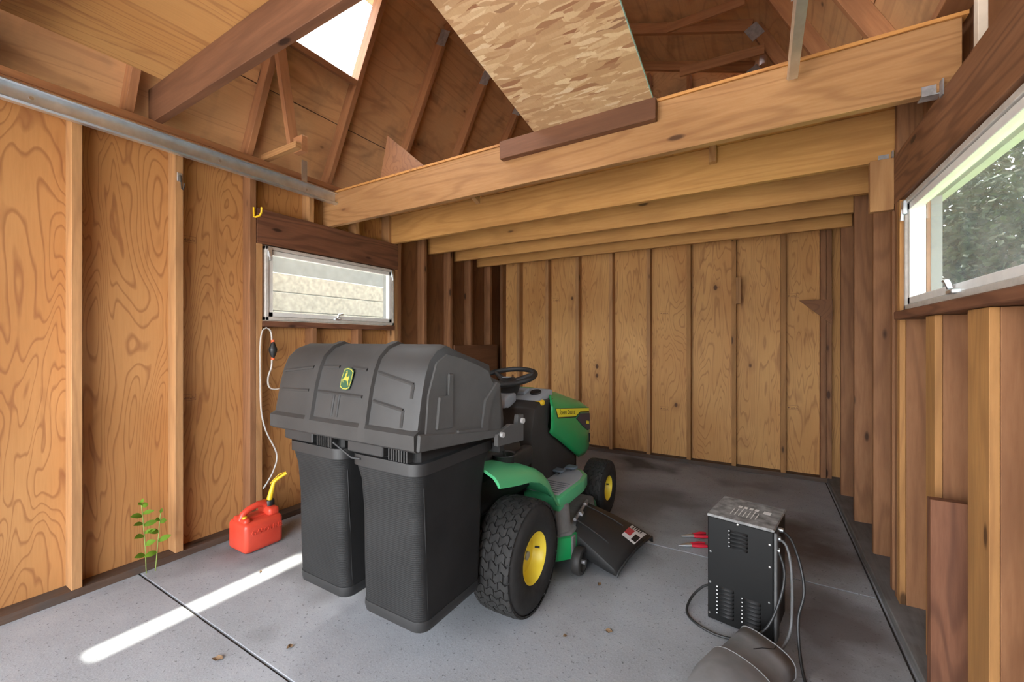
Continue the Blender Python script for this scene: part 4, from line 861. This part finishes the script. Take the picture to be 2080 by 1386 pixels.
MT['mesh'] = mesh_mat()
bag(0.198); bag(-0.198)
MB().tube([(-0.05, -0.66, 0.845), (0.05, -0.655, 0.80), (0.09, -0.65, 0.80)], 0.004, 8).build('latch_rod', MT['plastic'], mw, 40)
# ================================================================== SMALL THINGS
# ---- gasoline can
gc = empty('gas_can', (-2.615, 1.372, 0), 0.0); tag(gc, 'red plastic gasoline can with a yellow spout on the floor by the plywood wall', 'gas can')
MT['red'] = plain('red_plastic', (0.62, 0.055, 0.028), 0.38, 0, 0.5, var=0.08, scale=10, dust=0.12, dust_col=(0.5, 0.16, 0.10)); MT['cap'] = plain('black_cap', (0.015, 0.015, 0.015), 0.45)
m = MB(); m.box((-0.098, -0.112, 0.002), (0.098, 0.112, 0.175), 0.026, None, 4)
b = m.build('can_body', MT['red'], gc, 50)
m = MB(); m.box((-0.070, 0.040, 0.16), (0.070, 0.105, 0.215), 0.018, None, 3); m.build('spout_shoulder', MT['red'], gc, 50)
m = MB(); m.box((-0.070, -0.100, 0.16), (0.070, -0.058, 0.195), 0.016, None, 3); m.build('vent_shoulder', MT['red'], gc, 50)
m = MB(); m.box((-0.03, -0.07, 0.165), (0.03, 0.05, 0.182), 0.006, None, 2); m.build('handle_well', MT['red'], gc, 50)
m = MB(); m.tube([(0, -0.088, 0.175), (0, -0.075, 0.208), (0, -0.045, 0.226), (0, 0.01, 0.240), (0, 0.045, 0.240), (0, 0.065, 0.205)], [0.018, 0.019, 0.019, 0.019, 0.019, 0.018], 12); m.build('handle', MT['red'], gc, 60)
m = MB(); m.lathe([(0.0001, 0.034), (0.026, 0.034), (0.029, 0.028), (0.029, 0.002), (0.026, 0.0)], 24, frame((0.0, 0.078, 0.212), (1, 0, 0), (0, 1, 0), (0, 0, 1))); m.build('collar', MT['cap'], gc, 40)
sp_ = MB(); sp_.tube([(0, 0.078, 0.245), (0, 0.093, 0.30), (0, 0.106, 0.345), (0.008, 0.125, 0.362), (0.02, 0.160, 0.382), (0.025, 0.172, 0.389)], [0.017, 0.014, 0.011, 0.010, 0.009, 0.011], 12); sp_ = sp_.build('spout', MT['yellow'], gc, 60)
MB().tube([(0.025, 0.170, 0.397), (0.01, 0.135, 0.390), (0, 0.10, 0.358), (0, 0.085, 0.342), (0, 0.094, 0.345), (0.008, 0.12, 0.365)], 0.0025, 6).build('spout_loop', MT['yellow'], sp_, 60)
m = MB(); m.lathe([(0.0001, 0.014), (0.011, 0.012), (0.013, 0.0)], 16, frame((0.03, -0.080, 0.190), (1, 0, 0), (0, 1, 0), (0, 0, 1))); m.build('vent_cap', MT['yellow'], gc, 40)
me = text_mesh('GASOLINE', 0.038, 0.0042, 1.0, 0.0004); me.materials.append(MT['red']); o = link(bpy.data.objects.new('embossed_word', me), b)
o.matrix_local = frame((0.098, 0.012, 0.115), (0, 1, 0.0), (0, 0.0, 1), (1, 0, 0))
# ---- battery charger
BR = R(-10.7); bc = empty('battery_charger', (-0.205, 2.036, 0), BR); tag(bc, 'tall black vented metal battery charger box standing on the concrete', 'battery charger')
MT['enamel'] = plain('black_enamel', (0.006, 0.006, 0.006), 0.45, 0, 0.3, dust=0.2, dust_col=(0.016, 0.016, 0.015), scale=7); MT['dusty_top'] = plain('dusty_top', (0.22, 0.218, 0.214), 0.7, var=0.55, scale=26, bump=0.1, bscale=40)
MT['frame_grey'] = plain('grey_frame', (0.10, 0.10, 0.098), 0.6, 0.0, var=0.2, scale=20)
Wb, Db, Hb = 0.250, 0.272, 0.465
MB().box((0, 0, 0.004), (Wb, Db, Hb-0.012), 0.003).build('case', MT['enamel'], bc)
top = MB().box((-0.004, -0.004, Hb-0.012), (Wb+0.004, Db+0.004, Hb), 0.004).build('top_plate', MT['dusty_top'], bc)
for k in range(7): MB().box((0.075+k*0.016, 0.06, Hb), (0.078+k*0.016, 0.13+0.012*(k % 3), Hb+0.0006)).build('printed_line', MT['white'], top)
for k in range(4): MB().box((0.085+k*0.022, 0.16, Hb), (0.099+k*0.022, 0.185, Hb+0.0006)).build('printed_line', MT['white'], top)
MB().box((0.185, 0.15, Hb), (0.213, 0.185, Hb+0.0006)).build('printed_label', MT['white'], top)
MB().box((Wb, 0.005, 0.01), (Wb+0.012, 0.06, Hb-0.015), 0.003).build('side_panel', MT['frame_grey'], bc)
def louvres(x0, x1, z0, n, dz):
    for k in range(n):
        z = z0-k*dz; m = MB(); m.loft([[(x, -0.0, z-dz*0.42), (x, -0.009*f, z-dz*0.30), (x, -0.009*f, z-dz*0.1), (x, 0.0, z+dz*0.40)] for x, f in ((x0, 0.15), (x0+0.006, 1), (x1-0.006, 1), (x1, 0.15))]); m.build('louvre', MT['enamel'], bc, 40)
        MB().lathe([(0.0001, 0.004), (0.003, 0.003), (0.0035, 0)], 8, frame((x0-0.001, -0.0005, z), (1, 0, 0), (0, 0, 1), (0, -1, 0))).build('rivet', MT['steel'], bc)
louvres(0.088, 0.158, 0.412, 5, 0.0165); louvres(0.040, 0.106, 0.155, 8, 0.0165); louvres(0.138, 0.206, 0.142, 7, 0.0165)
for x, z in ((0.012, 0.30), (0.010, 0.165), (0.008, 0.03), (0.12, 0.448), (0.238, 0.40), (0.238, 0.31), (0.236, 0.165)):
    MB().lathe([(0.0001, 0.003), (0.004, 0.0025), (0.005, 0)], 10, frame((x, -0.0005, z), (1, 0, 0), (0, 0, 1), (0, -1, 0))).build('screw', MT['steel'], bc, 40)
MT['cable'] = plain('black_cable', (0.02, 0.02, 0.02), 0.45); MT['cable_g'] = plain('grey_cable', (0.10, 0.10, 0.10), 0.5)
def smooth_path(p, n=8):
    p = [Vector(q) for q in p]; out = []
    for i in range(len(p)-1):
        a, b, c, d = p[max(i-1, 0)], p[i], p[i+1], p[min(i+2, len(p)-1)]
        for k in range(n):
            t = k/n; out.append(0.5*((2*b)+(c-a)*t+(2*a-5*b+4*c-d)*t*t+(3*b-a-3*c+d)*t**3))
    return out+[p[-1]]
def cable(pts_, r, name, mat, parent): return MB().tube(smooth_path(pts_), r, 8).build(name, mat, parent, 60)
cable([(-0.002, 0.14, 0.08), (-0.05, 0.12, 0.07), (-0.088, 0.06, 0.03), (-0.08, -0.03, 0.008), (-0.02, -0.085, 0.008), (0.07, -0.10, 0.008), (0.16, -0.09, 0.03), (0.235, -0.06, 0.09), (0.275, -0.01, 0.20), (0.285, 0.02, 0.30), (0.262, 0.03, 0.375)], 0.0055, 'lead', MT['cable'], bc)
cable([(0.262, 0.05, 0.415), (0.29, 0.04, 0.395), (0.308, 0.02, 0.32), (0.315, -0.01, 0.20), (0.312, -0.04, 0.10), (0.29, -0.10, 0.05)], 0.0055, 'lead', MT['cable_g'], bc)
cable([(0.262, 0.11, 0.43), (0.30, 0.09, 0.405), (0.335, 0.05, 0.33), (0.35, 0.02, 0.24), (0.335, -0.01, 0.15), (0.345, -0.06, 0.06), (0.37, -0.14, 0.008), (0.40, -0.22, 0.007), (0.385, -0.30, 0.007), (0.37, -0.42, 0.007)], 0.0055, 'lead', MT['cable'], bc)
for z, y in ((0.375, 0.03), (0.415, 0.05), (0.43, 0.11)): MB().cyl((0.25, y, z), (0.268, y, z), 0.010, 12).build('grommet', MT['galv'], bc, 40)
# clamps lying behind the charger
MT['red_clamp'] = plain('red_vinyl', (0.50, 0.015, 0.035), 0.4)
def clamp(name, x, y, ang, lab, open_):
    e = empty(name, (x, y, 0.0), ang); tag(e, lab, 'clamp')
    for s_ in (-1, 1):
        m = MB(); m.tube([(0.03, s_*(0.008+open_*0.2), 0.016), (0.08, s_*(0.014+open_), 0.018), (0.115, s_*(0.013+open_*1.2), 0.018)], [0.009, 0.011, 0.008], 10); m.build('grip', MT['red_clamp'], e, 50)
        m = MB(); m.tube([(0.035, s_*0.007, 0.015), (0.0, s_*0.006, 0.014), (-0.045, s_*0.003, 0.012)], [0.008, 0.008, 0.003], 8); m.build('jaw', MT['galv'], e, 50)
    cable([(0.10, 0.0, 0.012), (0.14, 0.0, 0.008), (0.2, -0.01, 0.006), (0.27, -0.05, 0.006)], 0.004, 'clamp_lead', MT['cable'], e)
clamp('battery_clamp', -0.385, 2.665, R(28), 'red handled battery clamp with a bright steel jaw on the concrete', 0.004)
clamp('battery_clamp', -0.39, 2.80, R(30), 'red handled battery clamp lying on its side farther behind the charger', 0.010)
# ---- grey dusty plastic chute in the foreground
gp = empty('plastic_chute', (-0.02, 1.65, 0.0)); tag(gp, 'grey dusty plastic chute with a flared cracked mouth lying beside the charger', 'plastic chute')
MT['grey_p'] = plain('grey_dusty_plastic', (0.21, 0.21, 0.212), 0.7, var=0.2, scale=7, bump=0.08, bscale=40)
secs = []
for (c, ax, hw, hh, sq) in (((-0.13, -0.40, 0.070), (0.35, 0.94), 0.100, 0.068, 2.0), ((-0.105, -0.27, 0.078), (0.40, 0.92), 0.112, 0.075, 2.1), ((-0.075, -0.14, 0.080), (0.45, 0.9), 0.120, 0.077, 2.2), ((-0.035, -0.02, 0.074), (0.5, 0.86), 0.120, 0.071, 2.4), ((-0.025, 0.03, 0.064), (0.5, 0.86), 0.105, 0.060, 2.5), ((0.008, 0.125, 0.060), (0.55, 0.83), 0.106, 0.055, 2.7), ((0.036, 0.195, 0.056), (0.6, 0.8), 0.110, 0.051, 3.0)):
    d = Vector((ax[0], ax[1], 0)).normalized(); sx = Vector((d.y, -d.x, 0)); sec = []
    for k in range(28):
        a = 2*math.pi*k/28; ca_, sa_ = math.cos(a), math.sin(a); p = 2/sq
        sec.append(Vector(c)+sx*hw*math.copysign(abs(ca_)**p, ca_)+Vector((0, 0, 1))*hh*math.copysign(abs(sa_)**p, sa_))
    secs.append(sec)
o = MB().loft(secs, False).build('chute_shell', MT['grey_p'], gp, 60); q = o.modifiers.new('thick', 'SOLIDIFY'); q.thickness = 0.004
m = MB(); m.tube([p*1.0 for p in secs[3]], 0.0022, 6, closed=True); m.build('shell_seam', MT['grey_p'], gp, 60)
m = MB(); m.tube([secs[-1][k] for k in range(28)], 0.0028, 6, closed=True); m.build('mouth_rim', MT['grey_p'], gp, 60)
m = MB(); m.tube([secs[6][6], (secs[6][6]+secs[5][6])*0.5+Vector((0.006, 0, 0.001)), (secs[5][6]+secs[5][7])*0.5+Vector((0, 0, 0.001)), (secs[5][7]*0.6+secs[4][7]*0.4)+Vector((0, 0, 0.001))], 0.0015, 5); m.build('crack', MT['ink'], gp)
# ---- siphon pump hanging on the wall
sh_ = empty('siphon_pump', (XL+0.012, 1.538, 1.30)); tag(sh_, 'clear siphon hose with a black squeeze bulb hanging below the left window', 'siphon pump')
def hose_mat():
    t = NT('clear_hose'); t.out((0.80, 0.78, 0.74), 0.25, 0, 0.5); t.b.inputs['Alpha'].default_value = 0.38; return t.m
MT['hose'] = hose_mat()
cable([(0, 0.0, 0.015), (0.004, 0.018, 0.0), (0.006, 0.028, -0.03), (0.006, 0.031, -0.075)], 0.0055, 'hose', MT['hose'], sh_)
cable([(0.006, 0.031, -0.19), (0.006, 0.027, -0.25), (0.004, 0.008, -0.31), (0.006, 0.01, -0.37), (0.01, 0.04, -0.395), (0.012, 0.09, -0.39), (0.014, 0.14, -0.36)], 0.0055, 'hose', MT['hose'], sh_)
cable([(0, 0.0, 0.015), (0.004, -0.03, -0.01), (0.005, -0.044, -0.10), (0.005, -0.044, -0.30), (0.005, -0.038, -0.52), (0.008, -0.01, -0.66), (0.012, 0.05, -0.80), (0.012, 0.06, -0.87), (0.008, 0.035, -0.95), (0.006, 0.005, -1.0), (0.006, -0.025, -1.04)], 0.005, 'hose', MT['hose'], sh_)
MB().lathe([(0.006, 0.06), (0.012, 0.045), (0.024, 0.012), (0.026, 0.0), (0.024, -0.012), (0.012, -0.045), (0.006, -0.06)], 20, frame((0.02, 0.031, -0.132), (1, 0, 0), (0, 1, 0), (0, 0, 1))).build('squeeze_bulb', MT['cap'], sh_, 40)
MT['orange'] = plain('orange_ring', (0.75, 0.10, 0.02), 0.45)
for z in (-0.075, -0.190): MB().lathe([(0.005, 0.010), (0.011, 0.008), (0.011, -0.008), (0.005, -0.010)], 14, frame((0.018, 0.031, z), (1, 0, 0), (0, 1, 0), (0, 0, 1))).build('hose_ring', MT['orange'], sh_, 40)
MB().tube([(-0.012, 0, 0.018), (0.01, 0, 0.012)], 0.003, 6).build('nail', MT['steel'], sh_)
# ---- weed growing in the joint
pw = empty('weed_sprout', (-2.79, 0.905, 0)); tag(pw, 'slender green weed growing from the floor joint at the wall', 'plant')
MT['weed'] = leaf_mat('weed_leaf', (0.16, 0.30, 0.03)); MT['stem'] = plain('weed_stem', (0.25, 0.34, 0.08), 0.6)
def leaf(parent, base, d, L, wd):
    d = Vector(d).normalized(); s = d.cross(Vector((0.75, -0.3, 0.6))).normalized(); u = s.cross(d); B = Vector(base); V, Fc = [], []
    for i in range(7):
        t = i/6; w_ = wd*math.sin(math.pi*min(1, t*0.95+0.03))**0.8; c = B+d*L*t-u*(-0.12*L*math.sin(t*2.6))
        V += [c-s*w_+u*w_*0.25, c, c+s*w_+u*w_*0.25]
    for i in range(6):
        for k in range(2): Fc.append((i*3+k, i*3+k+1, i*3+k+4, i*3+k+3))
    MB().add(V, Fc).build('leaf', MT['weed'], parent, 60)
rnd = random.Random(5)
for (x, y, H_, lean) in ((0.0, 0.0, 0.375, -0.02), (0.012, 0.035, 0.30, 0.022)):
    P = [(x, y, 0), (x+0.004, y+lean*0.3, H_*0.4), (x+0.002, y+lean*0.7, H_*0.75), (x, y+lean, H_)]
    MB().tube(smooth_path(P, 4), 0.0024, 6).build('stem', MT['stem'], pw, 60)
    k = 0; z = 0.10
    while z < H_:
        sy = 1 if k % 2 else -1; yy = y+lean*z/H_; L = 0.058 if z < H_*0.85 else 0.03
        leaf(pw, (x, yy, z), (rnd.uniform(0.1, 0.7), sy, rnd.uniform(-0.15, 0.35)), L*rnd.uniform(0.85, 1.1), 0.015)
        if rnd.random() < 0.45: leaf(pw, (x, yy, z+0.012), (rnd.uniform(0.3, 0.9), -sy, 0.2), L*0.9, 0.012)
        z += 0.052; k += 1
    leaf(pw, (x, y+lean, H_), (0.2, 0.2, 1), 0.028, 0.007)
# ---- dry leaves and scraps on the floor
MT['dry'] = plain('dry_leaf', (0.20, 0.12, 0.06), 0.8, var=0.3, scale=60)
for (x, y, a, L, lab) in ((-0.555, 1.72, 0.4, 0.035, 'brown dry leaf on the slab midway between the rear tyre and the charger'), (-0.70, 1.60, 1.2, 0.022, 'tiny brown dry leaf on the slab close to the rear tyre'), (-0.70, 2.03, 2.0, 0.03, 'brown dry leaf on the slab in front of the mower discharge chute'), (-2.28, 1.22, 2.5, 0.02, 'small dry leaf between the gas can and the sunlit strip'), (-1.80, 0.80, 0.6, 0.04, 'long pale dry leaf beside the dark floor joint'), (-1.62, 0.98, 1.9, 0.03, 'curled dry leaf on the slab behind the twin grass bags')):
    m = MB(); V = []
    for k in range(8):
        t = 2*math.pi*k/8; V.append((math.cos(t)*L*0.5, math.sin(t)*L*0.26*(1+0.3*(k % 2)), 0.003+0.004*(k % 3)))
    m.add(V+[(0, 0, 0.001)], [(k, (k+1) % 8, 8) for k in range(8)])
    o = m.build('dry_leaf', MT['dry'], None, loc=(x, y, 0.0005), rot=(0, 0, a)); tag(o, lab, 'leaf', 'dry leaves on the floor')
# ---- mill stamps on the plywood (smudged print)
MT['stamp'] = plain('stamp_ink', (0.17, 0.075, 0.04), 0.8, var=0.5, scale=60)
def stamp(M_, par):
    m = MB()
    for a, b in (((0, 0), (0.09, 0.0015)), ((0, 0.036), (0.09, 0.0375)), ((0.0885, 0), (0.09, 0.037))): m.box((a[0], a[1], 0), (b[0], b[1], 0.0006))
    r_ = random.Random(3)
    for k in range(9): m.box((0.03+k*0.006, 0.008, 0), (0.033+k*0.006, 0.014+r_.random()*0.014, 0.0006))
    m.box((0.008, 0.012, 0), (0.018, 0.022, 0.0006)); o = m.build('mill_stamp', MT['stamp'], par); o.matrix_world = M_
for y, z in ((1.088, 1.81), (1.088, 0.875)): stamp(frame((XLS+0.0004, y, z), (0, 1, 0), (0, 0, 1), (1, 0, 0)), wl)
for x, z in ((-0.92, 1.50), (-0.92, 0.50), (0.20, 1.62), (0.20, 0.60), (-2.16, 1.70)): stamp(frame((x, YBS-0.0004, z), (1, 0, 0), (0, 0, 1), (0, -1, 0)), wb)
